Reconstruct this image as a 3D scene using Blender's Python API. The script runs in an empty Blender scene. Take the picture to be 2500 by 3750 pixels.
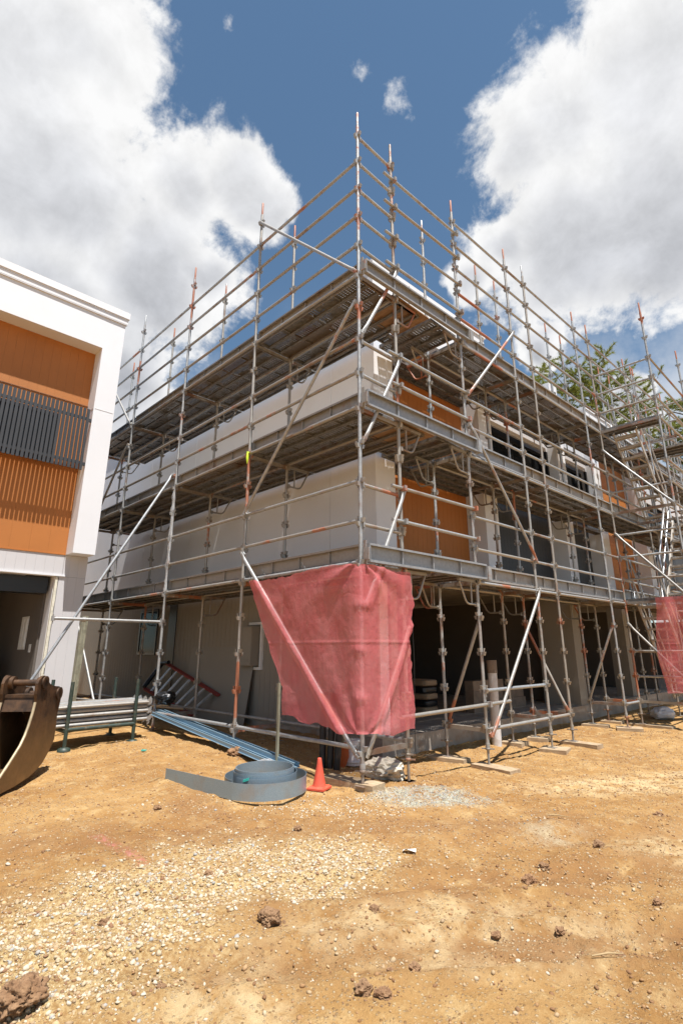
import bpy, math, random
import numpy as np
from mathutils import Vector, Matrix, noise as mnoise

R = math.radians
rng = random.Random(7)
npr = np.random.RandomState(11)
scn = bpy.context.scene
col = scn.collection

# ------------------------------------------------------------------ camera
CAM_POS = Vector((4.233, -4.4065, 1.0256))
YAW, PITCH, ROLL = R(134.906), R(16.2936), R(-0.16671)
cam_d = bpy.data.cameras.new("camera")
cam = bpy.data.objects.new("camera", cam_d)
col.objects.link(cam)
cam_d.sensor_fit = 'VERTICAL'
cam_d.sensor_height = 36.0
cam_d.lens = 36.0 * 1937.3 / 3750.0
cam_d.shift_x = -34.6 / 3750.0
cam_d.shift_y = -65.3 / 3750.0
cam_d.clip_start = 0.05
cam_d.clip_end = 2000
fw = Vector((math.cos(PITCH) * math.cos(YAW), math.cos(PITCH) * math.sin(YAW), math.sin(PITCH)))
rt = Vector((math.sin(YAW), -math.cos(YAW), 0))
up = rt.cross(fw)
c_, s_ = math.cos(ROLL), math.sin(ROLL)
rt2, up2 = c_ * rt + s_ * up, -s_ * rt + c_ * up
cam.matrix_world = Matrix(((rt2.x, up2.x, -fw.x, CAM_POS.x), (rt2.y, up2.y, -fw.y, CAM_POS.y),
                           (rt2.z, up2.z, -fw.z, CAM_POS.z), (0, 0, 0, 1)))
scn.camera = cam

# ------------------------------------------------------------------ view
scn.view_settings.view_transform = 'Standard'
scn.view_settings.look = 'None'
scn.view_settings.gamma = 1
scn.view_settings.use_curve_mapping = False
scn.view_settings.exposure = 0.70

# ------------------------------------------------------------------ world: Nishita sky + procedural clouds fixed in the sky dome
SUN_TO = Vector((1.0, -0.246, 2.83)).normalized()
SUN_EL = math.asin(SUN_TO.z)
SUN_ROT = math.atan2(SUN_TO.x, SUN_TO.y)
world = bpy.data.worlds.new("World")
scn.world = world
world.use_nodes = True
wt = world.node_tree
wt.nodes.clear()


def nn(t, typ, **kw):
    n = t.nodes.new(typ)
    for k, v in kw.items():
        setattr(n, k, v)
    return n


def mth(t, op, a, b=None, c=None, clamp=False):
    n = t.nodes.new('ShaderNodeMath')
    n.operation = op
    n.use_clamp = clamp
    for i, v in enumerate((a, b, c)):
        if v is None:
            continue
        if isinstance(v, (int, float)):
            n.inputs[i].default_value = v
        else:
            t.links.new(v, n.inputs[i])
    return n.outputs[0]


def mixc(t, fac, a, b, blend='MIX'):
    n = t.nodes.new('ShaderNodeMix')
    n.data_type = 'RGBA'
    n.blend_type = blend
    for i, v in ((0, fac), (6, a), (7, b)):
        if isinstance(v, (int, float)):
            n.inputs[i].default_value = v
        elif isinstance(v, tuple):
            n.inputs[i].default_value = v if len(v) == 4 else (*v, 1)
        else:
            t.links.new(v, n.inputs[i])
    return n.outputs[2]


def smooth(t, v, lo, hi, a=0.0, b=1.0):
    n = t.nodes.new('ShaderNodeMapRange')
    n.interpolation_type = 'SMOOTHSTEP'
    t.links.new(v, n.inputs[0])
    for i, x in enumerate((lo, hi, a, b)):
        n.inputs[i + 1].default_value = x
    return n.outputs[0]


def noise(t, vec, scale, detail=4, rough=0.55, dim='3D', w=None, dist=0.0):
    n = t.nodes.new('ShaderNodeTexNoise')
    n.noise_dimensions = dim
    if vec is not None and dim != '1D':
        t.links.new(vec, n.inputs['Vector'])
    n.inputs['Scale'].default_value = scale
    n.inputs['Detail'].default_value = detail
    n.inputs['Roughness'].default_value = rough
    n.inputs['Distortion'].default_value = dist
    if w is not None:
        t.links.new(w, n.inputs['W'])
    return n.outputs[0]


sky = nn(wt, 'ShaderNodeTexSky', sky_type='NISHITA')
sky.sun_disc = False
sky.sun_elevation = SUN_EL
sky.sun_rotation = SUN_ROT
sky.altitude = 50
sky.air_density = 1.0
sky.dust_density = 0.1
sky.ozone_density = 1.0
geo = nn(wt, 'ShaderNodeTexCoord')
gen = geo.outputs['Generated']
# direction vectors and angular radii of the cloud masses
BLOBS = [(-0.664, 0.03, 0.748, 0.20), (-0.624, 0.108, 0.774, 0.125), (-0.743, 0.128, 0.656, 0.215),
         (-0.652, 0.282, 0.704, 0.110), (-0.597, 0.358, 0.718, 0.075), (-0.601, 0.387, 0.699, 0.07),
         (-0.76, 0.281, 0.586, 0.165), (-0.848, 0.143, 0.51, 0.182), (-0.857, 0.282, 0.432, 0.139),
         (-0.706, 0.369, 0.604, 0.063), (-0.079, 0.656, 0.751, 0.160), (-0.189, 0.636, 0.748, 0.105),
         (-0.262, 0.622, 0.737, 0.088), (-0.25, 0.742, 0.622, 0.16), (-0.133, 0.775, 0.617, 0.174),
         (-0.396, 0.688, 0.608, 0.05), (-0.335, 0.689, 0.643, 0.06), (-0.331, 0.804, 0.495, 0.05),
         (-0.241, 0.89, 0.387, 0.061),
         # a few lower clouds behind the photographer
         (0.3, -0.85, 0.30, 0.20), (0.9, 0.40, 0.15, 0.15)]
SMALL = [(-0.377, 0.478, 0.793, 0.027), (-0.488, 0.252, 0.835, 0.018), (-0.385, 0.42, 0.822, 0.016)]
warp = nn(wt, 'ShaderNodeTexNoise')
warp.inputs['Scale'].default_value = 9
warp.inputs['Detail'].default_value = 3
wt.links.new(gen, warp.inputs['Vector'])
wsub = nn(wt, 'ShaderNodeVectorMath', operation='SUBTRACT')
wt.links.new(warp.outputs['Color'], wsub.inputs[0])
wsub.inputs[1].default_value = (.5, .5, .5)
wsc = nn(wt, 'ShaderNodeVectorMath', operation='SCALE')
wt.links.new(wsub.outputs[0], wsc.inputs[0])
wsc.inputs['Scale'].default_value = 0.10
wadd = nn(wt, 'ShaderNodeVectorMath', operation='ADD')
wt.links.new(gen, wadd.inputs[0])
wt.links.new(wsc.outputs[0], wadd.inputs[1])
wdir = wadd.outputs[0]


def blob_field(blobs):
    f = None
    for (x, y, z, r) in blobs:
        d = nn(wt, 'ShaderNodeVectorMath', operation='DISTANCE')
        wt.links.new(wdir, d.inputs[0])
        l = math.sqrt(x * x + y * y + z * z)
        d.inputs[1].default_value = (x / l, y / l, z / l)
        v = mth(wt, 'MULTIPLY_ADD', d.outputs['Value'], -1.0 / r, 1.0)
        if f is None:
            f = v
        else:
            n = wt.nodes.new('ShaderNodeMath')
            n.operation = 'SMOOTH_MAX'
            wt.links.new(f, n.inputs[0])
            wt.links.new(v, n.inputs[1])
            n.inputs[2].default_value = 0.25
            f = n.outputs[0]
    return f


bf = blob_field(BLOBS)
fb = noise(wt, gen, 11, 11, 0.62, dist=0.25)
fb2 = noise(wt, gen, 34, 8, 0.65)
bfc = mth(wt, 'MINIMUM', bf, 0.62)
dens = mth(wt, 'ADD', bfc, mth(wt, 'MULTIPLY_ADD', fb, 1.35, -0.675))
dens = mth(wt, 'ADD', dens, mth(wt, 'MULTIPLY_ADD', fb2, 0.45, -0.225))
cov = smooth(wt, dens, -0.06, 0.30)
sf = blob_field(SMALL)
sdens = mth(wt, 'ADD', mth(wt, 'MULTIPLY_ADD', fb2, 2.6, -1.45), sf)
scov = mth(wt, 'MULTIPLY', smooth(wt, sdens, -0.05, 0.9), 0.75)
# a faint veil low in the sky and thin streaks
sepw = nn(wt, 'ShaderNodeSeparateXYZ')
wt.links.new(gen, sepw.inputs[0])
veil = mth(wt, 'MULTIPLY', smooth(wt, sepw.outputs[2], 0.62, 0.28), smooth(wt, noise(wt, gen, 6, 9, 0.6), 0.42, 0.66))
covt = mth(wt, 'MAXIMUM', mth(wt, 'MAXIMUM', cov, scov), mth(wt, 'MULTIPLY', veil, 0.75))
# cloud shading: thick hearts and undersides grey, rims bright; relief from the offset of the noise toward the sun
offs = nn(wt, 'ShaderNodeVectorMath', operation='ADD')
wt.links.new(gen, offs.inputs[0])
offs.inputs[1].default_value = tuple(SUN_TO * 0.035)
fbs = noise(wt, offs.outputs[0], 11, 6, 0.6, dist=0.25)
relief = mth(wt, 'SUBTRACT', fb, fbs)
thick = smooth(wt, mth(wt, 'ADD', bf, mth(wt, 'MULTIPLY_ADD', noise(wt, gen, 4, 3, 0.5), 1.1, -0.55)), 0.22, 0.85)
low = smooth(wt, sepw.outputs[2], 0.80, 0.45)
grey = mth(wt, 'MULTIPLY', thick, mth(wt, 'MULTIPLY_ADD', low, 0.65, 0.30))
bright = mth(wt, 'ADD', mth(wt, 'MULTIPLY_ADD', grey, -0.46, 0.98), mth(wt, 'MULTIPLY', relief, 0.42))
bright = mth(wt, 'MINIMUM', mth(wt, 'MAXIMUM', bright, 0.40), 1.0)
SKY_STR = 0.062
CLOUD = 0.60 / SKY_STR
ccol = mixc(wt, grey, (CLOUD, CLOUD, CLOUD * 1.0), (CLOUD * 0.95, CLOUD * 0.98, CLOUD * 1.06))
cmul = nn(wt, 'ShaderNodeVectorMath', operation='SCALE')
wt.links.new(ccol, cmul.inputs[0])
wt.links.new(bright, cmul.inputs['Scale'])
hsv = nn(wt, 'ShaderNodeHueSaturation')
hsv.inputs['Saturation'].default_value = 0.80
hsv.inputs['Value'].default_value = 1.0
wt.links.new(sky.outputs[0], hsv.inputs['Color'])
skyc = mixc(wt, 1.0, hsv.outputs[0], (0.80, 1.10, 1.25), 'MULTIPLY')
wcol = mixc(wt, covt, skyc, cmul.outputs[0])
bg = nn(wt, 'ShaderNodeBackground')
bg.inputs['Strength'].default_value = SKY_STR
wt.links.new(wcol, bg.inputs['Color'])
wout = nn(wt, 'ShaderNodeOutputWorld')
wt.links.new(bg.outputs[0], wout.inputs[0])

# ------------------------------------------------------------------ sun
sun_d = bpy.data.lights.new("sun", 'SUN')
sun_d.energy = 5.0
sun_d.angle = R(0.53)
sun_d.color = (1.0, 0.975, 0.945)
sun = bpy.data.objects.new("sun", sun_d)
col.objects.link(sun)
sun.rotation_euler = SUN_TO.to_track_quat('Z', 'Y').to_euler()
sun.location = (6, -4, 14)

# ------------------------------------------------------------------ materials
MATS = {}


def new_mat(name):
    m = bpy.data.materials.new(name)
    m.use_nodes = True
    t = m.node_tree
    b = t.nodes['Principled BSDF']
    MATS[name] = m
    return m, t, b


def objco(t, sx=1, sy=1, sz=1, rand=True):
    tc = nn(t, 'ShaderNodeTexCoord')
    mp = nn(t, 'ShaderNodeMapping')
    t.links.new(tc.outputs['Object'], mp.inputs['Vector'])
    mp.inputs['Scale'].default_value = (sx, sy, sz)
    if rand:
        oi = nn(t, 'ShaderNodeObjectInfo')
        ml = mth(t, 'MULTIPLY', oi.outputs['Random'], 91.7)
        cb = nn(t, 'ShaderNodeCombineXYZ')
        for i in range(3):
            t.links.new(ml, cb.inputs[i])
        t.links.new(cb.outputs[0], mp.inputs['Location'])
        return mp.outputs[0], oi.outputs['Random']
    return mp.outputs[0], None


def bump(t, b, h, strength=0.3, dist=0.01):
    n = nn(t, 'ShaderNodeBump')
    n.inputs['Strength'].default_value = strength
    n.inputs['Distance'].default_value = dist
    t.links.new(h, n.inputs['Height'])
    t.links.new(n.outputs[0], b.inputs['Normal'])
    return n


def plain(name, c, rough=0.7, var=0.12, vs=3.0, bs=0.15, bscale=60, metallic=0.0, dirt=None, dirt_amt=0.0, bdist=0.004):
    m, t, b = new_mat(name)
    v, rnd = objco(t)
    n = noise(t, v, vs, 6, 0.6)
    a = tuple(x * (1 - var) for x in c)
    d = tuple(min(1, x * (1 + var)) for x in c)
    cc = mixc(t, smooth(t, n, 0.3, 0.7), a, d)
    if dirt:
        n2 = noise(t, v, vs * 1.7, 8, 0.65)
        cc = mixc(t, mth(t, 'MULTIPLY', smooth(t, n2, 0.5, 0.72), dirt_amt), cc, dirt)
    t.links.new(cc, b.inputs['Base Color'])
    b.inputs['Roughness'].default_value = rough
    b.inputs['Metallic'].default_value = metallic
    if bs:
        bump(t, b, noise(t, v, bscale, 4, 0.6), bs, bdist)
    return m


def galv(name, base=(0.42, 0.42, 0.41), axis='X', orange=0.66, rust=0.63, metal=0.55, dark=1.0):
    """weathered galvanised tube: zinc mottling, cement splashes, rust and worn orange paint in bands along the tube"""
    m, t, b = new_mat(name)
    s = {'X': (1, .05, .05), 'Z': (.05, .05, 1)}[axis]
    v, rnd = objco(t)
    band, _ = objco(t, *s)
    mott = noise(t, v, 22, 6, 0.7)
    cc = mixc(t, smooth(t, mott, 0.30, 0.70), tuple(x * 0.80 * dark for x in base), tuple(x * 1.08 * dark for x in base))
    # per-piece tint: some tubes grey, some cream with old cement
    cc = mixc(t, smooth(t, rnd, 0.30, 1.0, 0, 0.62), cc, (0.36 * dark, 0.30 * dark, 0.225 * dark))
    spl = noise(t, v, 9, 8, 0.7)
    cc = mixc(t, mth(t, 'MULTIPLY', smooth(t, spl, 0.60, 0.70), 0.6), cc, (0.46, 0.42, 0.35))
    rn = mth(t, 'ADD', mth(t, 'MULTIPLY', noise(t, v, 7, 6, 0.65), 0.35), mth(t, 'MULTIPLY', noise(t, band, 1.4, 3, 0.6), 0.65))
    rmask = smooth(t, rn, rust - 0.10, rust + 0.06)
    cc = mixc(t, mth(t, 'MULTIPLY', rmask, 0.85), cc, (0.17, 0.075, 0.035))
    on = mth(t, 'ADD', mth(t, 'MULTIPLY', noise(t, v, 18, 6, 0.7), 0.22), mth(t, 'MULTIPLY', noise(t, band, 0.9, 2, 0.5), 0.83))
    om = smooth(t, on, orange, orange + 0.05)
    cc = mixc(t, mth(t, 'MULTIPLY', om, 0.9), cc, (0.37, 0.118, 0.050))
    t.links.new(cc, b.inputs['Base Color'])
    nm = mth(t, 'MAXIMUM', rmask, om)
    t.links.new(mth(t, 'MULTIPLY_ADD', nm, -metal, metal), b.inputs['Metallic'])
    t.links.new(mth(t, 'MULTIPLY_ADD', mott, 0.25, 0.40), b.inputs['Roughness'])
    bump(t, b, mott, 0.25, 0.002)
    return m


galv('galv_x', axis='X', orange=0.63, rust=0.615)
galv('galv_z', axis='Z', orange=0.605, rust=0.62)
galv('galv_orange', axis='Z', orange=0.42, rust=0.56)
galv('galv_clean', base=(0.42, 0.43, 0.435), axis='X', orange=0.95, rust=0.80, metal=0.65)
galv('brace_steel', base=(0.40, 0.395, 0.38), axis='X', orange=0.575, rust=0.62, metal=0.4)
galv('transom_steel', base=(0.30, 0.28, 0.25), axis='X', orange=0.57, rust=0.55, metal=0.25)
galv('bracket_steel', base=(0.33, 0.33, 0.32), axis='X', orange=0.60, rust=0.6, metal=0.4)


def plank_mat(name, holes):
    m, t, b = new_mat(name)
    v, rnd = objco(t)
    mott = noise(t, v, 16, 8, 0.7)
    cc = mixc(t, smooth(t, mott, 0.3, 0.7), (0.115, 0.112, 0.108), (0.25, 0.247, 0.24))
    cc = mixc(t, smooth(t, rnd, 0.5, 1.0, 0, 0.6), cc, (0.20, 0.155, 0.115))
    rn = noise(t, v, 2.2, 9, 0.7)
    cc = mixc(t, mth(t, 'MULTIPLY', smooth(t, rn, 0.52, 0.66), 0.75), cc, (0.15, 0.085, 0.05))
    cc = mixc(t, mth(t, 'MULTIPLY', smooth(t, noise(t, v, 5, 8, 0.7), 0.60, 0.68), 0.55), cc, (0.40, 0.37, 0.33))
    t.links.new(cc, b.inputs['Base Color'])
    b.inputs['Metallic'].default_value = 0.3
    b.inputs['Roughness'].default_value = 0.62
    bump(t, b, mott, 0.2, 0.003)
    if holes:
        tc = nn(t, 'ShaderNodeTexCoord')
        sp = nn(t, 'ShaderNodeSeparateXYZ')
        t.links.new(tc.outputs['Object'], sp.inputs[0])
        fx = mth(t, 'SUBTRACT', mth(t, 'FRACT', mth(t, 'DIVIDE', sp.outputs[0], 0.052)), 0.5)
        fy = mth(t, 'SUBTRACT', mth(t, 'FRACT', mth(t, 'DIVIDE', sp.outputs[1], 0.036)), 0.5)
        dx = mth(t, 'MULTIPLY', fx, 0.052)
        dy = mth(t, 'MULTIPLY', fy, 0.036)
        d2 = mth(t, 'ADD', mth(t, 'MULTIPLY', dx, dx), mth(t, 'MULTIPLY', dy, dy))
        # dirt plugs most of the holes, so they show in rows that come and go
        clog = smooth(t, noise(t, v, 1.4, 4, 0.6), 0.40, 0.60)
        h = mth(t, 'MULTIPLY', mth(t, 'LESS_THAN', d2, 0.0078 ** 2), mth(t, 'GREATER_THAN', clog, 0.22))
        tr = nn(t, 'ShaderNodeBsdfTransparent')
        mx = nn(t, 'ShaderNodeMixShader')
        t.links.new(h, mx.inputs[0])
        t.links.new(b.outputs[0], mx.inputs[1])
        t.links.new(tr.outputs[0], mx.inputs[2])
        t.links.new(mx.outputs[0], t.nodes['Material Output'].inputs[0])
    return m


plank_mat('plank_perforated', True)
plank_mat('plank_steel', False)
galv('toe_steel', base=(0.33, 0.335, 0.34), axis='X', orange=0.70, rust=0.66, metal=0.35)


def wood_mat(name, c, axis=(0.6, 7, 7), dirt=(0.25, 0.14, 0.07), amt=0.4):
    m, t, b = new_mat(name)
    v, rnd = objco(t, *axis)
    n = noise(t, v, 9, 7, 0.65, dist=0.6)
    cc = mixc(t, smooth(t, n, 0.3, 0.7), tuple(x * 0.62 for x in c), tuple(x * 1.15 for x in c))
    v2, _ = objco(t)
    cc = mixc(t, mth(t, 'MULTIPLY', smooth(t, noise(t, v2, 6, 7, 0.65), 0.48, 0.62), amt), cc, dirt)
    t.links.new(cc, b.inputs['Base Color'])
    b.inputs['Roughness'].default_value = 0.82
    bump(t, b, n, 0.3, 0.004)
    return m


wood_mat('timber', (0.46, 0.34, 0.21))
wood_mat('timber_grey', (0.27, 0.255, 0.18), axis=(7, 7, 0.5), amt=0.5, dirt=(0.12, 0.10, 0.06))
wood_mat('plywood', (0.34, 0.20, 0.105), amt=0.5, dirt=(0.16, 0.09, 0.05))

plain('white_render', (0.73, 0.735, 0.75), 0.75, 0.02, 0.8, 0.10, 90, dirt=(0.62, 0.59, 0.56), dirt_amt=0.14)
plain('wall_render', (0.72, 0.72, 0.735), 0.8, 0.025, 0.7, 0.12, 90, dirt=(0.60, 0.55, 0.50), dirt_amt=0.22)
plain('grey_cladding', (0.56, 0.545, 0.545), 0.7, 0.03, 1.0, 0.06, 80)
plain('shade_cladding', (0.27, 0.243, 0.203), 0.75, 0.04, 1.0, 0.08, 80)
plain('orange_cladding', (0.42, 0.150, 0.030), 0.62, 0.05, 1.5, 0.18, 70)
plain('joint_trim', (0.24, 0.095, 0.03), 0.6, 0.05, 1.5, 0.0)
plain('charcoal', (0.040, 0.041, 0.044), 0.5, 0.08, 2, 0.05, 120)
plain('black_frame', (0.012, 0.012, 0.013), 0.35, 0.1, 2, 0)
plain('cream_putty', (0.68, 0.64, 0.52), 0.85, 0.1, 14, 0.25, 60)
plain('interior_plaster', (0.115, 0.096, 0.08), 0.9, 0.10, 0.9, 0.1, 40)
plain('concrete', (0.33, 0.285, 0.235), 0.9, 0.18, 2.5, 0.5, 22, dirt=(0.26, 0.15, 0.075), dirt_amt=0.7, bdist=0.012)
plain('plinth_concrete', (0.21, 0.17, 0.135), 0.92, 0.2, 2.5, 0.5, 22, dirt=(0.20, 0.11, 0.055), dirt_amt=0.8, bdist=0.012)
plain('mortar_lump', (0.56, 0.50, 0.40), 0.95, 0.2, 9, 0.8, 30, dirt=(0.34, 0.22, 0.11), dirt_amt=0.35, bdist=0.02)
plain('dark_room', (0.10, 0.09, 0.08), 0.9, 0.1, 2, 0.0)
plain('white_plastic', (0.72, 0.71, 0.68), 0.45, 0.05, 3, 0.0, dirt=(0.45, 0.35, 0.25), dirt_amt=0.4)
plain('pvc_pipe', (0.62, 0.58, 0.55), 0.5, 0.06, 4, 0.05, dirt=(0.36, 0.24, 0.15), dirt_amt=0.5)
plain('black_plastic', (0.012, 0.012, 0.013), 0.38, 0.2, 6, 0.3, 12, bdist=0.02)
plain('conduit_black', (0.014, 0.014, 0.015), 0.45, 0.2, 6, 0.1, 60, dirt=(0.12, 0.08, 0.05), dirt_amt=0.3)
plain('green_paint', (0.026, 0.044, 0.034), 0.5, 0.18, 8, 0.12, 60, dirt=(0.16, 0.12, 0.08), dirt_amt=0.6)
plain('red_paint', (0.26, 0.035, 0.03), 0.5, 0.15, 5, 0.08, 60)
plain('aluminium', (0.60, 0.60, 0.60), 0.42, 0.08, 6, 0.06, 80, metallic=0.7, dirt=(0.40, 0.37, 0.33), dirt_amt=0.6)
plain('stair_alloy', (0.46, 0.42, 0.37), 0.6, 0.12, 4, 0.08, 80, metallic=0.35, dirt=(0.33, 0.25, 0.18), dirt_amt=0.6)
plain('cone_orange', (0.64, 0.085, 0.045), 0.55, 0.08, 7, 0.08, 50, dirt=(0.50, 0.24, 0.12), dirt_amt=0.4)
plain('tool_orange', (0.55, 0.13, 0.03), 0.5, 0.1, 5, 0.05)
plain('purlin_blue', (0.23, 0.345, 0.43), 0.42, 0.06, 3, 0.05, 60, metallic=0.45)
plain('cardboard', (0.34, 0.23, 0.14), 0.85, 0.1, 2, 0.1)
plain('brick_grey', (0.24, 0.175, 0.125), 0.9, 0.18, 6, 0.3, 40)
plain('paper', (0.75, 0.74, 0.70), 0.8, 0.05, 6, 0.1)
plain('teal_tag', (0.05, 0.42, 0.34), 0.5, 0.05, 5, 0.0)
plain('lime_tape', (0.55, 0.75, 0.03), 0.5, 0.05, 5, 0.0)
plain('stick_straw', (0.40, 0.28, 0.14), 0.85, 0.1, 5, 0.1)
plain('clear_wrap', (0.74, 0.74, 0.74), 0.3, 0.06, 7, 0.25, 30)
plain('bark', (0.085, 0.062, 0.045), 0.9, 0.25, 5, 0.6, 20, bdist=0.03)

m, t, b = new_mat('dark_glass')
b.inputs['Base Color'].default_value = (0.012, 0.014, 0.017, 1)
b.inputs['Roughness'].default_value = 0.10
b.inputs['Specular IOR Level'].default_value = 0.12

# plastic wrap lets light through
m, t, b = new_mat('plastic_wrap')
b.inputs['Base Color'].default_value = (0.80, 0.80, 0.80, 1)
b.inputs['Roughness'].default_value = 0.22
v, _ = objco(t)
bump(t, b, noise(t, v, 22, 6, 0.6), 0.6, 0.02)
tr = nn(t, 'ShaderNodeBsdfTransparent')
mx = nn(t, 'ShaderNodeMixShader')
mx.inputs[0].default_value = 0.74
t.links.new(b.outputs[0], mx.inputs[1])
t.links.new(tr.outputs[0], mx.inputs[2])
t.links.new(mx.outputs[0], t.nodes['Material Output'].inputs[0])

# coil steel: blue-grey strip with spangle, dust and rain marks
m, t, b = new_mat('coil_steel')
v, _ = objco(t, rand=False)
n = noise(t, v, 130, 3, 0.8)
n2 = noise(t, v, 3, 6, 0.6)
cc = mixc(t, smooth(t, n, 0.35, 0.65), (0.26, 0.345, 0.405), (0.34, 0.43, 0.49))
cc = mixc(t, mth(t, 'MULTIPLY', smooth(t, n2, 0.52, 0.72), 0.45), cc, (0.34, 0.27, 0.20))
t.links.new(cc, b.inputs['Base Color'])
b.inputs['Metallic'].default_value = 0.6
b.inputs['Roughness'].default_value = 0.46
bump(t, b, n, 0.08, 0.002)

# excavator bucket: dark brown rusty steel, polished and yellowish low down
m, t, b = new_mat('bucket_steel')
v, _ = objco(t, rand=False)
n = noise(t, v, 7, 9, 0.68)
cc = mixc(t, smooth(t, n, 0.32, 0.68), (0.040, 0.025, 0.017), (0.135, 0.072, 0.037))
n2 = noise(t, v, 2.6, 7, 0.6)
cc = mixc(t, mth(t, 'MULTIPLY', smooth(t, n2, 0.52, 0.66), 0.6), cc, (0.20, 0.112, 0.048))
sp = nn(t, 'ShaderNodeSeparateXYZ')
tc = nn(t, 'ShaderNodeTexCoord')
t.links.new(tc.outputs['Object'], sp.inputs[0])
cc = mixc(t, mth(t, 'MULTIPLY', smooth(t, sp.outputs[2], 0.42, -0.02), 0.50), cc, (0.25, 0.15, 0.06))   # worn by soil near the lip
t.links.new(cc, b.inputs['Base Color'])
b.inputs['Metallic'].default_value = 0.45
b.inputs['Roughness'].default_value = 0.5
bump(t, b, n, 0.5, 0.01)
plain('worn_edge', (0.44, 0.35, 0.22), 0.5, 0.2, 8, 0.2, 40, metallic=0.4)

# debris net
m, t, b = new_mat('debris_net')
t.nodes.remove(b)
v, _ = objco(t, rand=False)
n = noise(t, v, 4, 6, 0.6)
cn = mixc(t, smooth(t, n, 0.35, 0.65), (0.86, 0.215, 0.225), (0.92, 0.285, 0.285))
cn = mixc(t, mth(t, 'MULTIPLY', smooth(t, noise(t, v, 7, 8, 0.7), 0.58, 0.70), 0.35), cn, (0.66, 0.33, 0.26))
bp = nn(t, 'ShaderNodeBump')
bp.inputs['Strength'].default_value = 0.55
bp.inputs['Distance'].default_value = 0.02
vst, _ = objco(t, 1, 1, 0.28, rand=False)
seam = nn(t, 'ShaderNodeSeparateXYZ')
t.links.new(v, seam.inputs[0])
sfr = mth(t, 'ABSOLUTE', mth(t, 'SUBTRACT', mth(t, 'FRACT', mth(t, 'MULTIPLY_ADD', seam.outputs[2], 0.62, -0.18)), 0.5))
hgt = mth(t, 'ADD', noise(t, v, 9, 9, 0.62, dist=0.8), mth(t, 'MULTIPLY', noise(t, vst, 16, 7, 0.6, dist=1.2), 0.8))
hgt = mth(t, 'ADD', hgt, mth(t, 'MULTIPLY', smooth(t, sfr, 0.02, 0.0), 0.5))
t.links.new(hgt, bp.inputs['Height'])
df = nn(t, 'ShaderNodeBsdfDiffuse')
tl = nn(t, 'ShaderNodeBsdfTranslucent')
for s in (df, tl):
    t.links.new(cn, s.inputs['Color'])
    t.links.new(bp.outputs[0], s.inputs['Normal'])
m1 = nn(t, 'ShaderNodeMixShader')
m1.inputs[0].default_value = 0.33
t.links.new(df.outputs[0], m1.inputs[1])
t.links.new(tl.outputs[0], m1.inputs[2])
tr = nn(t, 'ShaderNodeBsdfTransparent')
weave = nn(t, 'ShaderNodeTexWave')
weave.inputs['Scale'].default_value = 60
t.links.new(v, weave.inputs['Vector'])
m2 = nn(t, 'ShaderNodeMixShader')
t.links.new(mth(t, 'MULTIPLY_ADD', n, 0.26, 0.30), m2.inputs[0])
t.links.new(m1.outputs[0], m2.inputs[1])
t.links.new(tr.outputs[0], m2.inputs[2])
t.links.new(m2.outputs[0], t.nodes['Material Output'].inputs[0])

# soil: region masks come from the mesh (gravel spread, grey crusher dust, pale dry crust, pink spray line)
m, t, b = new_mat('soil')
tc = nn(t, 'ShaderNodeTexCoord')
v = tc.outputs['Object']
at = nn(t, 'ShaderNodeAttribute', attribute_name='zones')
spz = nn(t, 'ShaderNodeSeparateColor')
t.links.new(at.outputs['Color'], spz.inputs[0])
nbig = noise(t, v, 0.9, 8, 0.62)
nmid = noise(t, v, 5.5, 9, 0.66)
nfin = noise(t, v, 46, 7, 0.7)
cc = mixc(t, smooth(t, nbig, 0.30, 0.70), (0.313, 0.155, 0.047), (0.457, 0.265, 0.098))
cc = mixc(t, mth(t, 'MULTIPLY', smooth(t, nmid, 0.50, 0.68), 0.75), cc, (0.556, 0.383, 0.179))
cc = mixc(t, mth(t, 'MULTIPLY', smooth(t, nmid, 0.44, 0.30), 0.7), cc, (0.235, 0.113, 0.037))
cc = mixc(t, mth(t, 'MULTIPLY', smooth(t, nfin, 0.56, 0.72), 0.65), cc, (0.611, 0.475, 0.258))
cc = mixc(t, mth(t, 'MULTIPLY', smooth(t, nfin, 0.42, 0.30), 0.55), cc, (0.181, 0.091, 0.036))
pale = mth(t, 'MULTIPLY', spz.outputs[2], smooth(t, noise(t, v, 7, 8, 0.65), 0.34, 0.62))
cc = mixc(t, mth(t, 'MULTIPLY', pale, 0.75), cc, (0.652, 0.497, 0.277))
at2 = nn(t, 'ShaderNodeAttribute', attribute_name='tracks')
spt = nn(t, 'ShaderNodeSeparateColor')
t.links.new(at2.outputs['Color'], spt.inputs[0])
trk = mth(t, 'MULTIPLY', spt.outputs[0], smooth(t, noise(t, v, 4, 8, 0.65), 0.30, 0.58))
cc = mixc(t, mth(t, 'MULTIPLY', trk, 0.85), cc, (0.294, 0.151, 0.060))
grav = mth(t, 'MULTIPLY', spz.outputs[0], 0.75)
cc = mixc(t, grav, cc, mixc(t, smooth(t, nfin, 0.40, 0.6), (0.334, 0.202, 0.080), (0.637, 0.503, 0.258)))
vor = nn(t, 'ShaderNodeTexVoronoi')
vor.inputs['Scale'].default_value = 95
t.links.new(v, vor.inputs['Vector'])
gb = mth(t, 'MULTIPLY', spz.outputs[1], smooth(t, mth(t, 'ADD', nmid, mth(t, 'MULTIPLY_ADD', nfin, 0.5, -0.25)), 0.36, 0.58))
vsep = nn(t, 'ShaderNodeSeparateColor')
t.links.new(vor.outputs['Color'], vsep.inputs[0])
gcol = mixc(t, vsep.outputs[0], (0.276, 0.275, 0.203), (0.595, 0.605, 0.482))
cc = mixc(t, mth(t, 'MULTIPLY', gb, 0.9), cc, gcol)
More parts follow.
